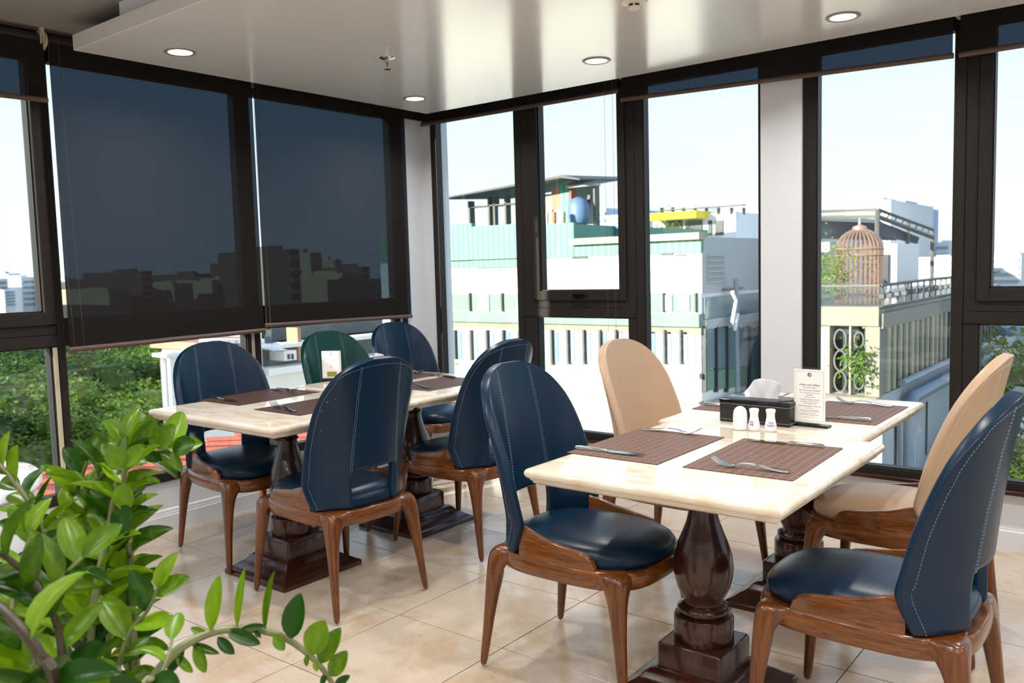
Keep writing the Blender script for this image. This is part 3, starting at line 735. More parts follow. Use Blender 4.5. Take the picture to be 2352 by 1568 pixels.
def make_knife():
    r = empty('dinner_knife'); m = MB()
    L = [(0, .0085, .0085), (.01, .0098, .0095), (.05, .0095, .009), (.095, .0075, .008), (.105, .005, .005)]
    m.loft([[(x, -w_/2, 0.0002), (x, w_/2, 0.0002), (x, w_/2*1.1, z*.6), (x, w_*.3, z), (x, -w_*.3, z), (x, -w_/2*1.1, z*.6)] for x, w_, z in L], True, True); m.build('handle', M['steel'], r, smooth=50)
    m = MB(); L = [(.104, -.004, .004), (.125, -.009, .006), (.17, -.010, .007), (.20, -.006, .0075), (.218, .004, .0072)]
    m.loft([[(x, a, .0028), (x, b, .0028), (x, b, .0044), (x, a, .0032)] for x, a, b in L], True, True); m.build('blade', M['steel'], r, smooth=40)
    return r
forkP, knifeP = make_fork(), make_knife(); used = {'f': False, 'k': False}
def cut(kind, p0, p1, label, flip=False):
    """p0 = handle end pixel, p1 = tip pixel (used for place and heading)"""
    a, b = at_z(*p0, ZP), at_z(*p1, ZP)
    src = forkP if kind == 'f' else knifeP
    o = src if not used[kind] else copy_tree(src); used[kind] = True
    o.scale = (1.07, 1.3, 1.2); o.location = (a.x, a.y, ZP); o.rotation_euler = (0, 0, math.atan2(b.y-a.y, b.x-a.x))
    tag(o, label, 'fork' if kind == 'f' else 'knife', 'steel forks' if kind == 'f' else 'steel knives')
cut('f', (1480, 986), (1600, 999), 'steel fork at the back of the near table\'s left placemat')
cut('f', (1814, 1085), (1640, 1068), 'steel fork at the front of the near table\'s right placemat')
cut('k', (1323, 1030), (1493, 1049), 'steel knife at the front of the near table\'s left placemat')
cut('k', (1893, 1028), (1724, 1012), 'steel knife at the back of the near table\'s right placemat')
cut('f', (2050, 934), (1934, 925), 'steel fork at the back of the placemat right of the menu')
cut('k', (2001, 967), (1862, 957), 'steel knife at the front of the placemat right of the menu')
cut('f', (1712, 904), (1800, 914), 'steel fork behind the tissue box')
cut('k', (1620, 929), (1760, 943), 'steel knife with its handle showing left of the tissue box')
cut('k', (487, 913), (557, 925), 'steel knife on the placemat by the left windows, beside the table edge')
cut('f', (676, 946), (612, 930), 'steel fork with tines raised on the left near table\'s front placemat')
cut('f', (628, 894), (685, 903), 'steel fork at the back of the placemat by the left windows')
cut('f', (924, 852), (970, 859), 'steel fork on the far corner table\'s window-side placemat')
cut('f', (988, 892), (934, 886), 'steel fork on the far corner table\'s room-side placemat')
cut('k', (1046, 869), (985, 861), 'steel knife beside the farther back-turned chair on the corner table')

# ------------------------------------------------------------------ tissue boxes, shakers, menus
def make_tissue_box(x, y, rz, hx, hy, h, label):
    r = empty('tissue_box', (x, y, TZ), rz); tag(r, label, 'tissue box')
    b = MB(); b.loft([rrect(hx-.002, hy-.002, .003, .0005), rrect(hx, hy, .003, .003), rrect(hx, hy, .003, h-.012), rrect(hx-.001, hy-.001, .003, h-.011)], True, True); bo = b.build('box_body', M['blkl'], r, smooth=40)
    l = MB(); l.loft([rrect(hx+.002, hy+.002, .004, h-.0105), rrect(hx+.002, hy+.002, .004, h-.002), rrect(hx-.001, hy-.001, .004, h)], True, True); lo = l.build('lid', M['blktop'], r, smooth=40)
    s = MB()
    for z in (.010, h-.018):
        for k in range(int(hx*2/.006)):
            x0 = -hx+.003+k*.006
            for sy_ in (-1, 1): s.box(x0, x0+.004, sy_*(hy+.0002)-.0004, sy_*(hy+.0002)+.0004, z, z+.0012)
        for k in range(int(hy*2/.006)):
            y0 = -hy+.003+k*.006
            for sx_ in (-1, 1): s.box(sx_*(hx+.0002)-.0004, sx_*(hx+.0002)+.0004, y0, y0+.004, z, z+.0012)
    so_ = s.build('stitching', M['thb'], bo); so_['kind'] = 'stuff'
    o = MB(); o.loft([[(.078*math.cos(t), .022*math.sin(t), z) for t in [2*PI*k/28 for k in range(28)]] for z in (h+.0002, h+.0007)], True, True); o.build('slot', M['black'], lo)
    # tissue: a creased sheet pulled out of the slot
    t = MB(); nx, nz = 14, 9; rnd = random.Random(3)
    for i in range(nx+1):
        for j in range(nz+1):
            u, v = i/nx, j/nz
            wd = .060+.014*v
            ztop = 1.12*interp([(0, .012), (.12, .030), (.3, .058), (.5, .066), (.75, .060), (.9, .057), (1, .054)], u)
            xx = -wd+2*wd*u + .012*v*(u-.4)
            yy = .010*math.sin(u*9+1)*(.3+v)+.012*math.sin(u*21)*v*(1-v)*1.2 + .018*(v**1.5)*math.cos(u*3)
            t.v.append((xx, yy, h-.002+ztop*v+.003*rnd.random()*v*(1-v)))
    for i in range(nx):
        for j in range(nz): t.f.append((i*(nz+1)+j, (i+1)*(nz+1)+j, (i+1)*(nz+1)+j+1, i*(nz+1)+j+1)); t.m.append(0)
    t.build('tissue', M['tissue'], r, solid=.001, subsurf=1)
    return r
tb = make_tissue_box(-1.172, 2.905, -.02, .128, .068, .084, 'black stitched tissue box with a white tissue, on the right-hand tables')
text_mesh('emblem', 'B', .018, M['gold'], tb, (-.002, -.0695, .022), (PI/2, 0, 0))
make_tissue_box(-3.25, 2.99, 0, .118, .068, .084, 'tissue box whose white tissue tip shows above the back-turned navy chair')
def shaker(px, py, lab, kind):
    q = at_z(px, py, TZ); q = Vector((q.x+.006, q.y+.012, 0))
    if kind == 'dome':
        o = MB().lathe([(.018, 0), (.0205, .002), (.0215, .006), (.0205, .012), (.0203, .044), (.0185, .056), (.0145, .064), (.008, .069), (.002, .0705)], 36).build('toothpick_holder', M['ceramic'], None, smooth=60)
    else:
        o = MB().lathe([(.0145, 0), (.0165, .002), (.0172, .008), (.0165, .018), (.0135, .032), (.0118, .042), (.0118, .050), (.0135, .058), (.0140, .062), (.0125, .0655), (.004, .067)], 36).build('salt_shaker' if kind == 'salt' else 'pepper_shaker', M['ceramic'], None, smooth=60)
        a = math.atan2(-q.y, -q.x)+(-.45 if kind == 'salt' else 0.05)
        for i, ln in enumerate(('Salt', 'Salt') if kind == 'salt' else ('Fine', 'Pepper')):
            if kind == 'salt' and i == 0: ln = 'Sea'
            text_mesh('lettering', ln, .0085, M['inkc'], o, (.0166*math.cos(a), .0166*math.sin(a), .0255-i*.0085), (PI/2, 0, a+PI/2), extrude=.0006)
    o.scale = (1.17, 1.17, 1.14); o.location = (q.x, q.y, TZ+.0003); tag(o, lab, 'shaker'); return o
shaker(1693, 987, 'white ceramic dome-topped toothpick holder before the tissue box', 'dome')
shaker(1725, 989, 'middle white ceramic shaker before the tissue box, print turned aside', 'salt')
shaker(1763, 991, 'white ceramic shaker nearest the menu stand, lettering facing us', 'pepper')
def menu_stand(x, y, rz, wd, ht, lines, label, small=False):
    r = empty('menu_stand', (x, y, TZ), rz); tag(r, label, 'menu')
    MB().box(-wd/2-.004, wd/2+.008, -.008, .030, .0004, .008, .001).build('base', M['black'], r)
    MB().box(-wd/2, wd/2, -.003, .003, .008, ht, .0006).build('acrylic_sleeve', M['acrylic'], r)
    c = MB().box(-wd/2+.0015, wd/2-.0015, -.0045, -.0035, .016, ht-.006).build('menu_card', M['paper'], r)
    yy = -.0048
    bd = MB(); a, b, z0, z1, t = -wd/2+.007, wd/2-.007, .021, ht-.012, .0005
    for q in ((a, b, z0, z0+t), (a, b, z1-t, z1), (a, a+t, z0, z1), (b-t, b, z0, z1)): bd.box(q[0], q[1], yy-.0002, yy, q[2], q[3])
    bd.build('border', M['ink'], c)
    lg = MB(); zc = ht-.024
    lg.loft([[(.0068*math.cos(k*PI/14), y_, zc+.0068*math.sin(k*PI/14)) for k in range(28)] for y_ in (yy, yy-.0004)], True, True); lo = lg.build('round_emblem', M['logo'], c)
    text_mesh('emblem_letter', 'B', .0125, M['paper'], c, (0, yy-.0006, zc-.0044), (PI/2, 0, 0), shear=.3)
    for ln, sz, z, mt in lines:
        text_mesh('lettering', ln, sz, M[mt], c, (0, yy-.0003, z), (PI/2, 0, 0), shear=.25)
    if small: MB().box(-.026, .026, yy-.0005, yy, .024, .050).build('food_picture', M['food'], c)
    return r
L1 = [('6:30am until 10:00am', .0078, .125, 'inkb'), ('(last order at 9:45am)', .0048, .118, 'ink'), ("A la 'Vietnamese Breakfast'", .0064, .109, 'ink'), ('order to your table from our menu', .0045, .1025, 'ink'),
      ('Noodles', .0062, .0955, 'ink'), ('noodle soup station', .0045, .0895, 'ink'), ('Omelets & poach station', .0062, .0815, 'ink'), ('your choice of omelets, poached', .0045, .0755, 'ink'), ('or fried eggs with sides', .0045, .0700, 'ink'),
      ('Homemade yogurt of the day', .0062, .0620, 'ink'), ('fruit or honey', .0045, .0560, 'ink'), ('The American Breakfast', .0062, .0485, 'ink'), ('eggs, ham and sausages', .0045, .0430, 'ink'), ('Homemade Pastry oven', .0062, .0360, 'ink'), ('please ask our team', .0042, .0290, 'ink')]
qs = at_z(1858, 981, TZ)
menu_stand(qs.x, qs.y+.01, -.03, .110, .204, [(a, b_*1.05, c*1.14, d) for a, b_, c, d in L1], 'clear acrylic stand holding a white breakfast menu, beside the tissue box')
L2 = [('Our Cuisine', .0080, .112, 'inkb'), ('Salads', .0056, .100, 'ink'), ('Soups', .0056, .091, 'ink'), ('Noodles', .0056, .082, 'ink'), ('Desserts', .0056, .073, 'ink')]
menu_stand(-3.535, 2.93, .62, .105, .165, L2, 'small menu stand with a pink-white card before the dark green chair', small=True)

# ------------------------------------------------------------------ round side counter at the left
rc = empty('side_counter', (-2.60, .70, 0)); tag(rc, 'round white side counter with a marble top, behind the plant at the left edge', 'counter')
MB().lathe([(.29, .74), (.325, .742), (.338, .752), (.338, .768), (.330, .778), (.30, .780)], 64).build('countertop', M['wmarble'], rc, smooth=50)
MB().lathe([(.318, .60), (.322, .603), (.322, .735), (.300, .740)], 64).build('apron', M['white'], rc, smooth=50)
MB().lathe([(.315, 0), (.335, .002), (.338, .590), (.345, .597), (.33, .600)], 64).build('counter_body', M['mahog'], rc, smooth=50)

# ------------------------------------------------------------------ potted plant
pb = at_d(190, 1720, 1.35); PZ = .40
pl = empty('potted_plant', (pb.x, pb.y, 0)); tag(pl, 'glossy green potted plant with long arching stems, in the lower left foreground', 'plant')
MB().lathe([(.15, 0), (.16, .005), (.20, .36), (.215, .38), (.215, PZ), (.20, PZ), (.19, .37), (.02, .365)], 48, cap1=True).build('planter', M['pot'], pl, smooth=40)
MB().lathe([(.19, .371), (.10, .382), (.01, .386)], 32, cap0=False).build('soil', M['soil'], pl, smooth=True)
def leaf_mesh(w_, curl, fold):
    m = MB(); n = 8; T = [0, .06, .18, .34, .52, .70, .85, .95, 1.0]; W = [.03, .16, .36, .49, .53, .47, .33, .17, .01]
    for t, ww in zip(T, W):
        z = -curl*t*t; y = t
        for s_ in (-1, -.5, 0, .5, 1): m.v.append((s_*ww*w_, y, z+abs(s_)*ww*fold-.02*(1 if abs(s_) == .5 else 0)))
    for i in range(len(T)-1):
        for j in range(4): m.f.append((i*5+j, i*5+j+1, i*5+j+6, i*5+j+5)); m.m.append(0)
    me = m.mesh('leaf', M['lf'], smooth=80); return me
LM = [leaf_mesh(.50, .18, .26), leaf_mesh(.57, .05, .16), leaf_mesh(.42, .34, .36)]
LMN = [leaf_mesh(.34, .10, .5)]
rl = random.Random(11)
def stem(path, r0, r1, nleaf, ls, start=.15, dark=False, narrow=False, tip=True, splay=1.0, up=.35):
    """path: (px, py, depth) list from base to tip; leaves sit in alternating pairs"""
    P0 = [at_d(*p) for p in path]; nleaf = int(nleaf*1.2)
    base = Vector((pb.x+rl.uniform(-.08, .08), pb.y+rl.uniform(-.08, .08), .375))
    if path[0][1] > 1560: P0 = [base]+P0
    # catmull-rom
    pts = []
    Q = [P0[0]]+P0+[P0[-1]]
    for i in range(1, len(Q)-2):
        a, b, c, d = Q[i-1], Q[i], Q[i+1], Q[i+2]
        for k in range(6):
            t = k/6; pts.append(.5*((2*b)+(c-a)*t+(2*a-5*b+4*c-d)*t*t+(3*b-a-3*c+d)*t**3))
    pts.append(P0[-1]); loc = Vector((pb.x, pb.y, 0)); n = len(pts)
    so_ = MB().tube([p-loc for p in pts], [r0+(r1-r0)*i/(n-1) for i in range(n)], 8).build('stem', M['stemd'] if dark else M['stem'], pl, smooth=True)
    L = [0]
    for i in range(1, n): L.append(L[-1]+(pts[i]-pts[i-1]).length)
    for k in range(nleaf):
        f = start+(1-start)*(k+.5)/nleaf; d = f*L[-1]; i = max(j for j in range(n) if L[j] <= d); i = min(i, n-2)
        p = pts[i].lerp(pts[i+1], (d-L[i])/(L[i+1]-L[i]+1e-9)); t = (pts[i+1]-pts[i]).normalized()
        side = t.cross(AF); side = side.normalized() if side.length > .1 else AR.copy()
        if k % 2: side = -side
        az = rl.uniform(-.75, .75)
        sv = (side*math.cos(az)+AF*math.sin(az)).normalized()
        dr = (sv*splay+t*rl.uniform(.45, 1.0)+Vector((0, 0, up))*rl.uniform(.2, 1.4)).normalized()
        nm = (t*rl.uniform(.3, 1)+Vector((0, 0, 1))*rl.uniform(.3, 1.3)-AF*rl.uniform(-.1, 1.0))
        nm = (nm-dr*nm.dot(dr))
        if nm.length < .05: nm = dr.orthogonal()
        nm.normalize(); xx = dr.cross(nm)
        sc = ls*rl.uniform(.95, 1.35)*(1-.25*max(0, f-.75)*4*.4)
        me = rl.choice(LMN if narrow else LM)
        o = bpy.data.objects.new('leaf', me); COL.objects.link(o); o.parent = so_
        o.matrix_local = Matrix.Translation(p-loc) @ Matrix(((xx.x, dr.x, nm.x, 0), (xx.y, dr.y, nm.y, 0), (xx.z, dr.z, nm.z, 0), (0, 0, 0, 1))) @ Matrix.Scale(sc, 4)
    if tip:
        t = (pts[-1]-pts[-2]).normalized(); nm = (-AF+Vector((0, 0, .4))); nm = (nm-t*nm.dot(t)).normalized(); xx = t.cross(nm)
        o = bpy.data.objects.new('leaf', rl.choice(LM)); COL.objects.link(o); o.parent = so_
        o.matrix_local = Matrix.Translation(pts[-1]-loc) @ Matrix(((xx.x, t.x, nm.x, 0), (xx.y, t.y, nm.y, 0), (xx.z, t.z, nm.z, 0), (0, 0, 0, 1))) @ Matrix.Scale(ls*.9, 4)
    return so_
def leaf_at(so_, a, b, d, wf, face=.8):
    """one leaf from attachment pixel a to tip pixel b at depth d; wf = width factor"""
    loc = Vector((pb.x, pb.y, 0)); p, q = at_d(a[0], a[1], d), at_d(b[0], b[1], d-.006)
    dr = (q-p); L_ = dr.length; dr.normalize(); nm = -AF*face+Vector((0, 0, .35)); nm = (nm-dr*nm.dot(dr)).normalized(); xx = dr.cross(nm)
    o = bpy.data.objects.new('leaf', LM[rl.choice((0, 1))]); COL.objects.link(o); o.parent = so_; w2 = L_*wf/.53
    o.matrix_local = Matrix.Translation(p-loc) @ Matrix(((xx.x*w2, dr.x*L_, nm.x*L_, 0), (xx.y*w2, dr.y*L_, nm.y*L_, 0), (xx.z*w2, dr.z*L_, nm.z*L_, 0), (0, 0, 0, 1)))
st1 = stem([(322, 1610, 1.22), (350, 1558, 1.23), (405, 1495, 1.25), (475, 1456, 1.27), (550, 1443, 1.28), (640, 1458, 1.29), (712, 1505, 1.29), (758, 1560, 1.29), (785, 1620, 1.29)], .0085, .0035, 0, .05, tip=False)
for a, b, wf in (((484, 1447), (502, 1322), .26), ((545, 1440), (560, 1305), .12), ((610, 1444), (622, 1318), .13), ((668, 1466), (684, 1368), .52), ((712, 1502), (744, 1426), .62), ((735, 1522), (776, 1446), .50), ((760, 1552), (792, 1498), .62),
                 ((520, 1448), (597, 1478), .34), ((555, 1444), (610, 1436), .25), ((478, 1458), (438, 1442), .45), ((500, 1462), (536, 1502), .5), ((452, 1472), (468, 1548), .40), ((425, 1486), (384, 1548), .35), ((630, 1456), (652, 1494), .55), ((585, 1446), (598, 1464), .5),
                 ((706, 1502), (703, 1530), .5), ((722, 1516), (728, 1542), .5), ((748, 1545), (738, 1575), .5), ((770, 1575), (800, 1552), .5), ((440, 1478), (500, 1500), .3), ((405, 1500), (440, 1545), .4)):
    leaf_at(st1, a, b, 1.27+.02*(a[0]-480)/300, wf)
st2 = stem([(312, 1600, 1.42), (304, 1440, 1.42), (300, 1300, 1.42), (292, 1190, 1.42), (286, 1110, 1.42), (284, 1075, 1.42)], .0088, .004, 22, .060, .25)
for a, b, wf in (((285, 1108), (285, 1174), .78), ((292, 1158), (272, 1226), .72), ((300, 1200), (245, 1250), .45), ((300, 1225), (262, 1265), .55), ((285, 1078), (250, 1022), .62), ((284, 1070), (330, 1022), .5)): leaf_at(st2, a, b, 1.39, wf)
stem([(192, 1600, 1.36), (205, 1460, 1.37), (226, 1330, 1.38), (247, 1235, 1.40), (262, 1150, 1.42), (276, 1070, 1.44), (290, 1010, 1.45)], .010, .004, 26, .066, .28)
stem([(245, 1600, 1.48), (250, 1480, 1.48), (262, 1380, 1.5), (285, 1290, 1.5), (300, 1230, 1.5), (305, 1180, 1.5)], .0075, .004, 18, .064, .3)
stem([(128, 1600, 1.02), (92, 1505, 1.02), (45, 1440, 1.02), (-5, 1392, 1.03), (-70, 1350, 1.04)], .0085, .005, 12, .082, .2, dark=True)
stem([(150, 1600, 1.15), (135, 1450, 1.14), (100, 1370, 1.12), (60, 1318, 1.12), (15, 1280, 1.12), (-40, 1250, 1.12)], .006, .004, 16, .074, .25, dark=True)
stem([(135, 1600, 1.5), (122, 1400, 1.5), (113, 1290, 1.5), (106, 1225, 1.5), (86, 1180, 1.5), (55, 1135, 1.5), (22, 1092, 1.5), (-2, 1066, 1.5)], .0075, .004, 24, .068, .35)
st8 = stem([(205, 1600, 1.52), (208, 1400, 1.53), (206, 1240, 1.54), (208, 1150, 1.55), (225, 1100, 1.55), (270, 1062, 1.55), (330, 1042, 1.55), (385, 1030, 1.55)], .0065, .003, 28, .068, .35)
for a, b, wf in (((362, 1030), (394, 976), .78), ((396, 1032), (447, 1016), .75), ((398, 1034), (408, 1074), .5), ((330, 1040), (372, 1058), .5), ((300, 1046), (348, 964), .30), ((285, 1040), (262, 980), .62), ((345, 1036), (318, 1000), .5)): leaf_at(st8, a, b, 1.5, wf)
stem([(165, 1600, 1.55), (168, 1420, 1.56), (160, 1290, 1.56), (160, 1200, 1.57), (180, 1120, 1.57), (200, 1060, 1.57)], .0065, .003, 24, .066, .3)
stem([(80, 1600, 1.22), (70, 1500, 1.22), (90, 1400, 1.22), (140, 1330, 1.23), (190, 1280, 1.24)], .006, .003, 16, .074, .25)
stem([(40, 1600, 1.3), (30, 1480, 1.3), (30, 1380, 1.32), (50, 1290, 1.34), (70, 1230, 1.35)], .0065, .003, 16, .070, .2)
stem([(270, 1600, 1.3), (275, 1520, 1.3), (300, 1450, 1.3), (340, 1400, 1.3), (362, 1350, 1.3)], .005, .0025, 12, .062, .3)
stem([(330, 1600, 1.1), (360, 1560, 1.1), (385, 1510, 1.12), (395, 1470, 1.14)], .004, .002, 6, .05, .3)


# ------------------------------------------------------------------ outside
X_ = dict(
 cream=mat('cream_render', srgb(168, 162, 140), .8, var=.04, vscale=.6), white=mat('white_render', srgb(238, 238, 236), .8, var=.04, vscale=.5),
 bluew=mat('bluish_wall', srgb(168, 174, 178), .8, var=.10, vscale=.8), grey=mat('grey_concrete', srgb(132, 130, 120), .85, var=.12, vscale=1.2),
 green=corr_mat('green_corrugated', srgb(98, 152, 130)), greend=corr_mat('blue_corrugated', srgb(70, 110, 125)), gband=mat('pale_green_band', srgb(112, 142, 126), .7),
 wglass=mat('far_window_glass', srgb(120, 140, 148), .15, spec=.6), curt=mat('white_curtain', srgb(136, 148, 172), .8), wdark=mat('dark_window', srgb(48, 56, 60), .2),
 gframe=mat('grey_frame', srgb(88, 90, 86), .6), dark=mat('dark_metal', srgb(52, 58, 62), .5), rust=mat('rust_red_post', srgb(176, 80, 60), .6),
 tank=mat('blue_drum', srgb(96, 122, 160), .5), yellow=mat('yellow_flowers', srgb(226, 210, 40), .8, var=.3, vscale=6), roof=corr_mat('red_roof_sheet', srgb(140, 58, 44)),
 slate=mat('slate_mansard', srgb(92, 98, 98), .7, var=.2, vscale=4), copper=mat('copper_cage', srgb(196, 160, 140), .35, metal=.7), pipe=mat('blue_pipe', srgb(124, 138, 150), .4),
 awn=mat('awning_cloth', srgb(58, 72, 84), .8), terra=mat('red_tile_ridge', srgb(176, 126, 104), .8), ground=mat('street_ground', srgb(96, 102, 88), .9, var=.3, vscale=.2),
 far=mat('far_building', srgb(214, 218, 222), .9, var=.06, vscale=.1), farb=mat('far_blue_tower', srgb(150, 176, 205), .6), farw=mat('far_warm_block', srgb(150, 138, 118), .9), fard2=mat('far_dark_block', srgb(70, 66, 62), .9), fard=mat('far_window_band', srgb(130, 146, 160), .5),
 lt=leaf_mat('tree_leaf', (.012, .045, .006, 1), (.17, .28, .022, 1), .55, .25), trunk=mat('bark', srgb(80, 66, 52), .9), bush=leaf_mat('sunny_leaf', (.07, .16, .01, 1), (.35, .48, .04, 1), .5, .35),
)
def bld(name, label, cat='building', group=None):
    o = empty(name); tag(o, label, cat, group); return o
def fr(x0, y0, x1, y1, Y):
    ym, xm = (y0+y1)/2, (x0+x1)/2
    return at_y(x0, ym, Y).x, at_y(x1, ym, Y).x, at_y(xm, y1, Y).z, at_y(xm, y0, Y).z
def FB(parent, name, m_, x0, y0, x1, y1, Y, d=.2, proud=0, b=0):
    a = fr(x0, y0, x1, y1, Y); return MB().box(a[0], a[1], Y-proud, Y+d, a[2], a[3], b).build(name, X_[m_], parent)
def SBX(parent, name, m_, x0, y0, x1, y1, X, d=.2, proud=0):
    ym, xm = (y0+y1)/2, (x0+x1)/2
    a = at_x(x0, ym, X).y, at_x(x1, ym, X).y, at_x(xm, y1, X).z, at_x(xm, y0, X).z
    return MB().box(X-d, X+proud, a[0], a[1], a[2], a[3]).build(name, X_[m_], parent)

# white block with green sheeting, facing the right-hand windows
YA = 14.0; A = bld('apartment_block', 'sunlit white block with green corrugated roof sheeting, beyond the right windows')
XA = at_y(1610, 760, YA).x; XL = at_y(880, 760, YA).x
zt = at_y(1300, 590, YA).z
MB().box(XL, XA, YA, YA+12, -16, zt).build('wall', X_['white'], A)
FB(A, 'sheet_panel', 'green', 900, 519, 1084, 616, YA-.06, .1); FB(A, 'sheet_panel', 'green', 1084, 517, 1190, 614, YA-.08, .1)
FB(A, 'sheet_panel', 'green', 1190, 515, 1318, 592, YA-.06, .1)
FB(A, 'sheet_panel', 'green', 1318, 552, 1610, 584, YA-.05, .1)
FB(A, 'roof_edge', 'cream', 1316, 541, 1614, 556, YA-.05, .1, .15); FB(A, 'sheet_trim', 'gband', 1010, 593, 1190, 596, YA-.1, .1, .05)
MB().box(XL, at_y(1318, 530, YA).x, YA, YA+6, zt, at_y(1200, 522, YA).z).build('roof_room', X_['green'], A)
FB(A, 'vent_slot', 'dark', 1316, 590, 1350, 594, YA, .05, .03); FB(A, 'vent_slot', 'dark', 1519, 582, 1546, 586, YA, .05, .03); FB(A, 'vent_slot', 'dark', 1553, 584, 1575, 587, YA, .05, .03)
FB(A, 'sheet_panel', 'greend', 1318, 520, 1428, 545, YA+1.5, .1)
# glazed balcony band
FB(A, 'glass_band', 'wglass', 900, 674, 1606, 714, YA, .05, .02).data.materials[0] = X_['gband']
for k, px in enumerate(range(935, 1610, 74)): FB(A, 'mullion', 'gframe', px-2, 672, px+1, 716, YA, .05, .08)
for px in (1100, 1190, 1260, 1345, 1400, 1520, 1560): FB(A, 'window', 'curt', px, 677, px+26, 714, YA, .05, .04)
FB(A, 'slab_band', 'gband', 900, 716, 1612, 742, YA, .05, .12); FB(A, 'grey_band', 'grey', 900, 742, 1612, 758, YA, .05, .03)
n = 0
for px in range(900, 1600, 37):
    w_ = FB(A, 'window', 'curt', px+4, 760, px+33, 832, YA, .05, .02); FB(w_, 'pane', 'wglass' if n % 3 == 1 else 'curt', px+6, 762, px+14, 830, YA, .02, .03)
    FB(A, 'mullion', 'gframe', px-1, 757, px+3, 836, YA, .05, .09); n += 1
FB(A, 'sill_band', 'cream', 900, 836, 1612, 846, YA, .05, .10); FB(A, 'ledge', 'cream', 900, 892, 1612, 898, YA, .05, .12)
# shaded side face of the block
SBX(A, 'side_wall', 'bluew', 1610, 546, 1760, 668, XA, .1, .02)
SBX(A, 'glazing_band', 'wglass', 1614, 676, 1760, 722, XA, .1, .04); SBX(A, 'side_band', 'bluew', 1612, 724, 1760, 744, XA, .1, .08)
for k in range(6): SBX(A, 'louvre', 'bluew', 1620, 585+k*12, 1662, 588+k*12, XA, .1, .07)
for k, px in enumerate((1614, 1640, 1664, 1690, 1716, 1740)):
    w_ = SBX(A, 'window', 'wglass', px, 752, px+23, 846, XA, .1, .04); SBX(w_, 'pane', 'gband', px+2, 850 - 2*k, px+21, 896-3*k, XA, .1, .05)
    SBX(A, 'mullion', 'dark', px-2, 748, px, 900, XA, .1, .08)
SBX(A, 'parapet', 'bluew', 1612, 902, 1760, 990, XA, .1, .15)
MB().tube([at_x(1690, 640, XA+.25), at_x(1694, 900, XA+.25)], .05, 8).build('drain_pipe', X_['pipe'], A)
MB().tube([at_x(1682, 670, XA+.3), at_x(1690, 690, XA+.3), at_x(1682, 740, XA+.3), at_x(1688, 756, XA+.3), at_x(1694, 720, XA+.3)], .035, 8).build('drain_pipe', X_['white'], A)
SBX(A, 'wall_vent', 'dark', 1655, 662, 1700, 664, XA, .1, .1)

# ramshackle rooftop shed on the block
YS = 17.0; S = bld('rooftop_shed', 'ramshackle rooftop shed with a sloping tin roof on the white block', 'shed')
def RP(x, y): return at_y(x, y, YS)
p = [RP(1062, 459), RP(1340, 408), RP(1381, 416), RP(1381, 419), RP(1338, 414), RP(1062, 462)]
MB().loft([[(q.x, YS-.9, q.z) for q in p], [(q.x, YS+2, q.z+.15) for q in p]], True, True).build('tin_roof', X_['dark'], S)
for a, b in ((1083, 462), (1128, 452), (1140, 450), (1166, 446), (1236, 434), (1316, 420), (1370, 420)): FB(S, 'post', 'rust' if a in (1316,) else 'gframe', a-2, b, a+2, 521, YS, .1, .1)
FB(S, 'panel', 'cream', 1243, 446, 1268, 517, YS, .05); FB(S, 'panel', 'terra', 1268, 430, 1290, 480, YS, .05, .02); FB(S, 'panel', 'green', 1288, 422, 1310, 512, YS, .05, .04)
FB(S, 'panel', 'curt', 1140, 470, 1165, 520, YS, .05); FB(S, 'panel', 'bluew', 1320, 424, 1368, 515, YS+1.2, .05); FB(S, 'beam', 'gframe', 1083, 468, 1240, 471, YS, .1, .1)
FB(S, 'beam', 'bluew', 1306, 424, 1374, 429, YS-.2, .1, .1)
MB().quadbar(RP(1355, 448), RP(1342, 518), .08).build('brace', X_['gframe'], S)
c = at_y(1330, 516, YS-.3); z1 = at_y(1330, 452, YS-.3).z
o = MB().lathe([(.12, c.z), (.22, c.z+.06), (.25, c.z+.2), (.25, z1-.2), (.19, z1-.06), (.06, z1)], 20, c.x, c.y).build('water_drum', X_['tank'], None, smooth=50); tag(o, 'blue water drum standing inside the rooftop shed', 'drum')
for a, b, m_, lab in ((1292, 16, 'cream', 'cream bucket at the front edge of the shed roof terrace'), (1272, 13, 'terra', 'terracotta pot between the cream bucket and the shed\'s tan panel'), (1254, 14, 'white', 'white tub left of the terracotta pot on the shed terrace')):
    c = at_y(a, 518, YS-.8); r_ = b/2/FPX*19
    o = MB().lathe([(r_*.8, c.z), (r_, c.z+.12), (r_*1.02, c.z+.30), (r_*.9, c.z+.31)], 16, c.x, c.y).build('bucket', X_[m_], None, smooth=50); tag(o, lab, 'bucket')

# pale building with a yellow flowering canopy behind
YF = 24.0; B2 = bld('terrace_building', 'pale building with a yellow flowering canopy, behind the white block')
FB(B2, 'wall', 'white', 1500, 492, 1690, 640, YF, 6); FB(B2, 'flower_canopy', 'yellow', 1515, 489, 1626, 505, YF, .5, .8); FB(B2, 'roof_rail', 'gframe', 1515, 476, 1710, 478, YF, .1, .1)
for a in (1520, 1545, 1570, 1596, 1622, 1650, 1680, 1708): FB(B2, 'rail_post', 'gframe', a-1, 477, a+1, 492, YF, .1, .1)
for a, b in ((1530, 1552), (1556, 1568), (1576, 1614), (1628, 1636), (1644, 1662)): FB(B2, 'window', 'wdark', a, 506, b, 540, YF, .1, .05)
FB(B2, 'stair_box', 'white', 1578, 470, 1594, 480, YF+2, 2)

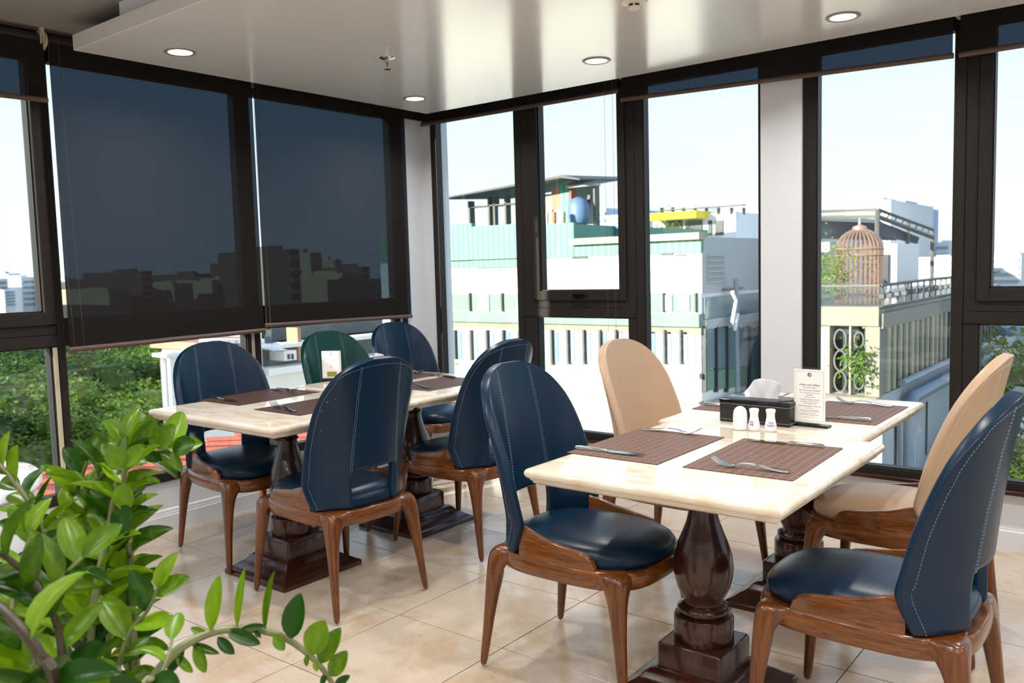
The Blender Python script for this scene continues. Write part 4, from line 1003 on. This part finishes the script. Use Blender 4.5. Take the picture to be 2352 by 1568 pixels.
# cage terrace building on the right
YB2 = 15.5; G = bld('terrace_block', 'weathered concrete terrace block with a copper birdcage on its roof')
XB2 = at_y(2022, 760, YB2).x; XB0 = at_y(1760, 760, YB2).x
zs = at_y(1950, 702, YB2).z
MB().box(XB0, XB2, YB2+.3, YB2+12, at_y(1950, 905, YB2).z, zs).build('wall', X_['wdark'], G)
MB().box(XB0, XB2+.02, YB2+.1, YB2+13, -16, at_y(1950, 905, YB2).z).build('lower_wall', X_['bluew'], G)
FB(G, 'beam', 'grey', 1770, 703, 2022, 746, YB2, .4, .1); FB(G, 'column', 'grey', 1990, 744, 2022, 912, YB2, .4, .05); FB(G, 'column', 'cream', 1880, 746, 1904, 905, YB2, .3)
FB(G, 'ledge', 'cream', 1770, 902, 2022, 916, YB2, .4, .3)
for a in (1905, 1954): FB(G, 'mullion', 'cream', a-2, 746, a+2, 905, YB2, .1, .05)
for k in range(3):
    for (a, b) in ((1910, 1950), (1958, 1988)):
        m = MB(); c = at_y((a+b)/2, 780+k*48, YB2-.02); rr_ = (b-a)/2/FPX*17
        m.tube([(c.x+rr_*.6*math.cos(t), c.y, c.z+rr_*1.05*math.sin(t)) for t in [2*PI*q/16 for q in range(17)]], .02, 5); m.build('grille_ring', X_['gframe'], G)
# long receding face: beam, fins, wall
SBX(G, 'side_beam', 'grey', 2022, 700, 2215, 730, XB2, .3, .05)
sb0, sb1 = at_x(2022, 742, XB2), at_x(2022, 905, XB2)
for k in range(26):
    y = YB2+.35+k*.42
    MB().box(XB2-.05, XB2+.04, y, y+.13 if k % 4 else y+.2, sb1.z, sb0.z).build('fin', X_['cream' if k < 12 else 'gframe'], G)
MB().box(XB2-.25, XB2-.2, YB2, YB2+12, sb1.z, sb0.z).build('glazing', X_['wglass'], G)
for k in range(5): MB().box(XB2, XB2+.03, YB2+.9+k*2.4, YB2+1.05+k*2.4, sb1.z-1.7, sb1.z-.6).build('slot_window', X_['wdark'], G)
zp = sb1.z-.22
MB().tube([(XB2+.22, YB2+1.2, -8), (XB2+.22, YB2+1.2, zp-.1), (XB2+.22, YB2+1.35, zp), (XB2+.22, YB2+11, zp)], .12, 12).build('drain_pipe', X_['pipe'], G, smooth=True)
MB().tube([(XB2+.12, YB2+1.0, zp+.3), (XB2+.12, YB2+11, zp+.3)], .07, 8).build('drain_pipe', X_['pipe'], G, smooth=True)
# balustrades
zr, zf = at_x(2022, 655, XB2).z, at_x(2022, 706, XB2).z
m = MB(); m.tube([(XB2, YB2, zr), (XB2, YB2+12, zr)], .03, 6); m.tube([(XB2, YB2, zf), (XB2, YB2+12, zf)], .03, 6); m.build('handrail', X_['dark'], G)
for k in range(22):
    y = YB2+.1+k*.5; m = MB(); m.tube([(XB2, y, zf), (XB2, y, zr)], .018, 5); zc = (zf+zr)/2; m.box(XB2-.05, XB2+.05, y-.07, y+.07, zc-.05, zc+.05, .01); m.build('baluster', X_['dark'], G)
a = fr(1770, 654, 2022, 658, YB2); MB().box(a[0], a[1], YB2-.05, YB2+.05, a[2], a[3]).build('handrail', X_['gframe'], G)
a = fr(1770, 658, 2022, 702, YB2); MB().box(a[0], a[1], YB2-.01, YB2+.01, a[2], a[3]).build('glass_balustrade', M['glass'], G)
# awning frame
ya = YB2+4
m = MB()
for px, pyt in ((2015, 482), (2085, 505), (2142, 526)):
    q = at_y(px, pyt, ya if px < 2050 else ya+ (3 if px < 2100 else 5)); m.tube([q, (q.x, q.y, zf)], .05, 6)
q0, q1, q2 = at_y(1870, 500, ya), at_y(2016, 497, ya), at_y(2142, 545, ya+5)
m.tube([q0, q1, q2], .05, 6); t0, t1, t2 = at_y(1870, 486, ya), at_y(2016, 481, ya), at_y(2142, 527, ya+5); m.tube([t0, t1, t2], .035, 6)
for k in range(9):
    a = q1.lerp(q2, k/8); b = t1.lerp(t2, min(1, (k+.5)/8)); m.tube([a, b], .02, 4)
m.build('awning_frame', X_['gframe'], G)
r0, r1, r2, r3 = at_y(1870, 506, ya), at_y(2018, 512, ya), at_y(2060, 552, ya+2), at_y(1870, 548, ya+3)
m = MB(); m.loft([[r0, r1, r2, r3], [v+Vector((0, 0, .08)) for v in (r0, r1, r2, r3)]], True, True); m.build('awning', X_['awn'], G)
r0, r1, r2, r3 = at_y(2018, 508, ya), at_y(2110, 545, ya+5), at_y(2105, 560, ya+5), at_y(2018, 540, ya)
m = MB(); m.loft([[r0, r1, r2, r3], [v+Vector((0, .1, .0)) for v in (r0, r1, r2, r3)]], True, True); m.build('awning', X_['awn'], G)
FB(G, 'roof_room', 'white', 1870, 556, 1905, 640, YB2+6, 1); FB(G, 'roof_room', 'white', 2025, 560, 2060, 652, YB2+5, 2); FB(G, 'roof_door', 'wdark', 2030, 584, 2040, 650, YB2+4.9, .1)
# the birdcage
c = at_y(1973, 700, YB2+1.2); R_ = 46/FPX*(YB2+1.2)/math.cos(math.radians(17)); zb, zm = c.z, at_y(1973, 572, YB2+1.2).z; zt2 = at_y(1973, 526, YB2+1.2).z
cg = empty('birdcage', (c.x, c.y, 0)); tag(cg, 'tall copper birdcage with a domed top on the roof terrace beyond the right windows', 'birdcage')
for k in range(30):
    a = 2*PI*k/30; pts = [(R_*math.cos(a), R_*math.sin(a), zb), (R_*math.cos(a), R_*math.sin(a), zm)]
    for j in range(1, 9): f = j/8*PI/2; pts.append((R_*math.cos(f)*math.cos(a)+.001, R_*math.cos(f)*math.sin(a), zm+(zt2-zm)*math.sin(f)))
    MB().tube(pts, .016, 4).build('rib', X_['copper'], cg)
for z in (zb+.02, zm, zm-.12): MB().tube([(R_*math.cos(2*PI*k/32), R_*math.sin(2*PI*k/32), z) for k in range(33)], .025, 5).build('hoop', X_['copper'], cg)
MB().lathe([(.14, zt2-.03), (.12, zt2+.05), (.03, zt2+.08), (.015, zt2+.2)], 16).build('finial', X_['copper'], cg, smooth=True)

# right-hand yard building and distant blocks
YY = 30.0; D = bld('yard_building', 'sunlit white yard building seen low through the far right pane')
FB(D, 'wall', 'white', 2246, 745, 2335, 960, YY, 4); FB(D, 'wing', 'bluew', 2330, 770, 2420, 960, YY-1, 4); FB(D, 'window', 'wdark', 2297, 750, 2305, 764, YY, .1, .05)
o = MB().lathe([(.5, at_y(2323, 768, YY-2).z), (.55, at_y(2323, 764, YY-2).z), (.55, at_y(2323, 750, YY-2).z), (.2, at_y(2323, 745, YY-2).z)], 16, at_y(2323, 760, YY-2).x, YY-2).build('water_tank', X_['curt'], None, smooth=50); tag(o, 'white water tank on the yard building beyond the far right pane', 'tank')
FARL = [  # px x0,y0,x1, depth Y or X
]
def far_block(mode, x0, y0, x1, dist, m_, label, y1=760, floors=6, group=None):
    o = bld('distant_building', label, 'building', group)
    if mode == 'y':
        a = fr(x0, y0, x1, y1, dist); MB().box(a[0], a[1], dist, dist+18, a[2]-12, a[3]).build('wall', X_[m_], o)
        n = max(2, floors)
        for k in range(n):
            z = a[3]-(a[3]-a[2])*(k+.6)/n; hh = (a[3]-a[2])/n*.36
            MB().box(a[0]+(a[1]-a[0])*.06, a[1]-(a[1]-a[0])*.06, dist-.15, dist, z-hh, z).build('window_band', X_['fard'], o)
        MB().box(a[0]+(a[1]-a[0])*.3, a[0]+(a[1]-a[0])*.6, dist+4, dist+9, a[3], a[3]+(a[3]-a[2])*.06).build('roof_room', X_[m_], o)
    else:
        ym, xm = (y0+y1)/2, (x0+x1)/2
        a = at_x(x0, ym, dist).y, at_x(x1, ym, dist).y, at_x(xm, y1, dist).z, at_x(xm, y0, dist).z
        MB().box(dist-18, dist, a[0], a[1], a[2]-12, a[3]).build('wall', X_[m_], o)
        for k in range(floors):
            z = a[3]-(a[3]-a[2])*(k+.6)/floors; hh = (a[3]-a[2])/floors*.36
            MB().box(dist, dist+.2, a[0]+(a[1]-a[0])*.06, a[1]-(a[1]-a[0])*.06, z-hh, z).build('window_band', X_['fard'], o)
        MB().box(dist-9, dist-3, a[0]+(a[1]-a[0])*.3, a[0]+(a[1]-a[0])*.65, a[3], a[3]+(a[3]-a[2])*.08).build('roof_room', X_[m_], o)
    return o
far_block('y', 1940, 462, 2045, 90, 'far', 'white distant tower rising behind the birdcage awning', 660, 8)
far_block('y', 2045, 468, 2062, 93, 'farb', 'narrow blue distant tower right of the white one', 660, 8)
far_block('y', 2095, 590, 2200, 80, 'far', 'low white distant block right of the awning posts', 660, 4)
far_block('y', 2130, 556, 2180, 110, 'far', 'pale distant block with a stepped top beyond the balustrade', 640, 5)
far_block('y', 2298, 540, 2420, 70, 'far', 'ornate pale distant block in the upper pane at the right edge', 600, 4)
far_block('y', 2272, 585, 2345, 64, 'far', 'lower white distant block in the upper pane at the right edge', 665, 5)
far_block('y', 1370, 478, 1392, 60, 'farb', 'small blue distant block right of the rooftop shed', 525, 3)
far_block('y', 1392, 494, 1425, 55, 'far', 'pale low distant block right of the rooftop shed', 525, 3)
far_block('y', 1655, 486, 1745, 34, 'far', 'cluttered pale rooftop block left of the white column', 545, 3)
LB = [(-60, 640, 20, 150, 'far', 'white distant block at the very left behind the park trees', 700), (22, 628, 48, 170, 'farb', 'blue distant tower at the left edge', 690), (50, 636, 98, 160, 'far', 'wide pale distant block right of the blue tower', 700),
      (10, 665, 36, 120, 'far', 'small cream distant house above the park trees', 700), (150, 640, 200, 160, 'far', 'distant block just inside the large blind', 700)]
rb = random.Random(5)
for i, (x, h, w_) in enumerate([(205, 652, 40), (250, 662, 50), (300, 655, 30), (325, 622, 26), (352, 660, 40), (400, 650, 44), (452, 628, 34), (488, 642, 50), (545, 636, 40), (606, 600, 12), (622, 585, 18), (646, 612, 18), (668, 572, 22), (694, 622, 20), (715, 580, 26), (742, 640, 26), (770, 596, 16), (788, 626, 40), (832, 612, 18), (850, 640, 44)]):
    LB.append((x, h, x+w_, 100+rb.randint(0, 60), 'farw' if i % 3 else 'fard2', None, 700))
for i, (x0, y0, x1, ds, m_, lab, y1) in enumerate(LB):
    if lab: far_block('x', x0, y0, x1, -ds, m_, lab, y1, 5)
    else: far_block('x', x0, y0, x1, -ds, m_, 'distant city block seen dimly through the dark blinds', y1, 5, 'city blocks seen through the blinds')
# ground
g = MB().box(-420, 300, 8, 420, -16.6, -16).box(-420, -6, -200, 8, -16.6, -16).build('ground', X_['ground']); tag(g, kind='structure')

# left: mansard building, red roof
XM = -24.0; W_ = bld('mansard_building', 'white building with a slate mansard roof and a dormer, beyond the left windows')
def SM(name, m_, x0, y0, x1, y1, d=.2, proud=0, X=XM, par=W_): return SBX(par, name, m_, x0, y0, x1, y1, X, d, proud)
a_, b_ = at_x(600, 900, XM), at_x(905, 900, XM)
MB().loft([[(XM, a_.y, z), (XM, b_.y, z), (XM-8, b_.y*1.34, z), (XM-8, a_.y*1.36, z)] for z in (-9, at_x(750, 838, XM).z)], True, True).build('wall', X_['white'], W_)
MB().loft([[(XM-.3, a_.y+.3, z0_), (XM-.3, b_.y, z0_), (XM-8, b_.y*1.33, z0_), (XM-8, a_.y*1.36, z0_)] for z0_ in (at_x(750, 830, XM).z, at_x(750, 786, XM).z)], True, True).build('mansard_roof', X_['slate'], W_)
MB().loft([[(XM-1.5, a_.y*1.06+.6, z0_), (XM-1.5, b_.y*1.06, z0_), (XM-6, b_.y*1.2, z0_), (XM-6, a_.y*1.3, z0_)] for z0_ in (at_x(750, 780, XM).z, at_x(750, 757, XM).z+.1)], True, True).build('upper_roof', X_['slate'], W_); SM('cornice', 'white', 596, 826, 905, 840, .4, .5)
SM('roof_cornice', 'white', 606, 777, 905, 786, .4, .3)
SM('chimney', 'terra', 676, 752, 684, 828, .4, .2)
for x in (640, 664, 700, 730): SM('bracket', 'white', x-3, 786, x+3, 794, .2, .35)
dm = SM('dormer', 'white', 632, 804, 660, 826, .5, .5); SM('dormer_window', 'wdark', 639, 811, 643, 823, .1, .55, par=dm); SM('dormer_window', 'wdark', 648, 811, 652, 823, .1, .55, par=dm)
q = [at_x(630, 805, XM+.55), at_x(645, 799, XM+.55), at_x(663, 804, XM+.55)]
MB().loft([[tuple(v) for v in q], [(v.x-.8, v.y, v.z) for v in q]], True, True).build('dormer_pediment', X_['white'], dm)
XP = -22.0; W2 = bld('white_hall', 'white pilastered hall with a tiled cornice between the trees and the chair')
a_, b_ = at_x(372, 900, XP), at_x(606, 900, XP); zz0, zz1 = -9, at_x(500, 806, XP).z
MB().loft([[(XP, a_.y, z), (XP, b_.y, z), (XP-7, b_.y*1.32, z), (XP-7, a_.y*1.34, z)] for z in (zz0, zz1)], True, True).build('wall', X_['white'], W2); SM('cornice', 'white', 366, 800, 604, 808, .4, .35, XP, W2); SM('pilaster', 'white', 384, 806, 398, 950, .2, .2, XP, W2)
SM('tiled_band', 'terra', 470, 782, 604, 800, 3, -.2, XP, W2)
for x in range(475, 600, 17): SM('roof_dormer', 'white', x, 778, x+9, 788, .4, .1, XP, W2)
for x in (420, 470, 520, 560): SM('window', 'wglass', x, 840, x+16, 930, .1, .05, XP, W2)
XR = -15.0; RR = bld('red_roof_house', 'low house with a long red sheet roof, just below the left windows', 'house')
z0, z1 = -1.62, -1.05
m = MB(); m.loft([[(-13.6, -4, z0), (-9.2, -4, z1), (-9.2, -4, z1-.1), (-13.6, -4, z0-.1)], [(-13.6, 11.6, z0), (-9.2, 9.6, z1), (-9.2, 9.6, z1-.1), (-13.6, 11.6, z0-.1)]], True, True); m.build('roof', X_['roof'], RR)
MB().box(-13.3, -9.6, -3.8, 9.4, -16, -1.75).build('wall', X_['cream'], RR)
for k in range(23): MB().quadbar((-13.6, -3.8+k*.58, z0+.04), (-9.2, -3.8+k*.58, z1+.04), .05, .06).build('roof_ridge', X_['roof'], RR)
# pale yellow-green houses seen above the chairs
SM('side_house', 'cream', 780, 742, 860, 800, 3, 0, -34, bld('side_house_block', 'pale house with blue windows right of the mansard roof'))
o = bld('blue_window_house', 'pale grey house with blue shutters left of the corner pier'); SM('wall', 'bluew', 770, 740, 846, 800, 3, 0, -32, o); SM('window', 'farb', 790, 745, 805, 757, .1, .1, -32, o); SM('window', 'wdark', 800, 766, 812, 782, .1, .1, -32, o)

# trees
def foliage(seed, blobs, n, size):
    r_ = random.Random(seed); m = MB()
    for k in range(n):
        bx, by, bz, br_ = r_.choice(blobs)
        u, v = r_.uniform(-1, 1), r_.uniform(0, 2*PI); s_ = math.sqrt(1-u*u); rad = br_*(.72+.33*r_.random()**.6)
        c = Vector((bx+rad*s_*math.cos(v), by+rad*s_*math.sin(v), bz+rad*u*.85))
        a = Vector((r_.uniform(-1, 1), r_.uniform(-1, 1), r_.uniform(-.6, .6))).normalized(); b = a.cross(Vector((r_.uniform(-1, 1), r_.uniform(-1, 1), 1))).normalized()
        L_ = size*r_.uniform(.6, 1.3)
        m.add([c-a*L_, c+b*L_*.45, c+a*L_, c-b*L_*.45], [(0, 1, 2, 3)])
    for bx, by, bz, br_ in blobs:
        rings = []
        for j in range(1, 6):
            f = PI*j/6; rings.append([(bx+br_*.72*math.sin(f)*math.cos(2*PI*q/10), by+br_*.72*math.sin(f)*math.sin(2*PI*q/10), bz-br_*.62*math.cos(f)) for q in range(10)])
        m.loft(rings, True, True)
    return m.mesh('foliage', X_['lt'])
rt = random.Random(21)
FM = []
for sd_ in range(4):
    bl_ = [(0, 0, 0, 1.6)]+[(rt.uniform(-1.8, 1.8), rt.uniform(-1.8, 1.8), rt.uniform(-.9, 1.0), rt.uniform(.7, 1.3)) for _ in range(10)]
    FM.append(foliage(sd_, bl_, 14000, .085))
tr_me = MB().tube([(0, 0, -9), (.1, 0, -4), (0, .1, -.5)], [.28, .22, .12], 8).mesh('trunk', X_['trunk'], True)
def tree(x, y, z, s_, label, group=None, fm=None, mt=None):
    r_ = empty('tree', (x, y, z), rt.uniform(0, 6)); r_.scale = (s_, s_, s_*.9); tag(r_, label, 'tree', group)
    o = bpy.data.objects.new('foliage', fm or rt.choice(FM)); COL.objects.link(o); o.parent = r_; o['kind'] = 'stuff'
    o = bpy.data.objects.new('trunk', tr_me); COL.objects.link(o); o.parent = r_
    return r_
TL = []
for X0, s_, top in ((-17.5, 1.0, -2.5), (-20.5, 1.05, -1.9), (-24.5, 1.1, -1.3), (-29, 1.2, -.9), (-35, 1.35, -.75), (-43, 1.5, -.8), (-54, 1.8, -1.1), (-70, 2.3, -1.5), (-90, 2.8, -2.0)):
    y = abs(X0)*.30
    hi_ = .585 if X0 > -21 else (.52 if X0 > -30 else .70)
    while y < abs(X0)*hi_:
        TL.append((X0+rt.uniform(-1, 1), y+rt.uniform(-.4, .4), top-2.35*s_+rt.uniform(-.25, .25), s_)); y += 3.1*s_
for i, (x, y, z, s_) in enumerate(TL):
    tree(x, y, z, s_, 'dark green park tree in the dense canopy beyond the left windows', 'park trees beyond the left windows')
tree(-15.0, 7.5, -2.9, .42, 'light green young tree in front of the park canopy, above the red roof')
for x, y, z, s_, lab in ((-1.9, 19.5, -3.3, .7, 'green shrubby tree below the far right pane, beside the yard wall'), (-.4, 19, -3.6, .7, 'green tree at the lower right edge outside')):
    tree(x, y, z, s_, lab)
bm_ = []
def shrub(px, py, Y, s_, label, n=700, size=.16):
    r_ = random.Random(int(px)); m = MB()
    for k in range(n):
        c = Vector((r_.gauss(0, .45), r_.gauss(0, .35), r_.gauss(0, .5))); a = Vector((r_.uniform(-1, 1), r_.uniform(-1, 1), r_.uniform(-1, .3))).normalized(); b = a.cross(Vector((.3, 1, .2))).normalized()
        m.add([c, c+a*size*.5+b*size*.14, c+a*size, c+a*size*.5-b*size*.14], [(0, 1, 2, 3)])
    o = m.build('shrub', X_['bush']); q = at_y(px, py, Y); o.location = q; o.scale = (s_, s_, s_); tag(o, label, 'shrub'); o['kind'] = 'stuff'; return o
shrub(1900, 622, YB2+.6, .55, 'flowering shrub left of the birdcage')
shrub(1972, 835, YB2-.2, .34, 'hanging green fern behind the grille of the terrace block', 300, .3)
shrub(1528, 530, YF-.5, .6, 'yellow-green creeper on the flowering terrace')
shrub(2340, 880, 24, 1.3, 'bright green bush below the yard wall at the right edge', 1200, .2)
shrub(2262, 830, 27, .9, 'small tree against the sunlit yard wall', 500, .2)
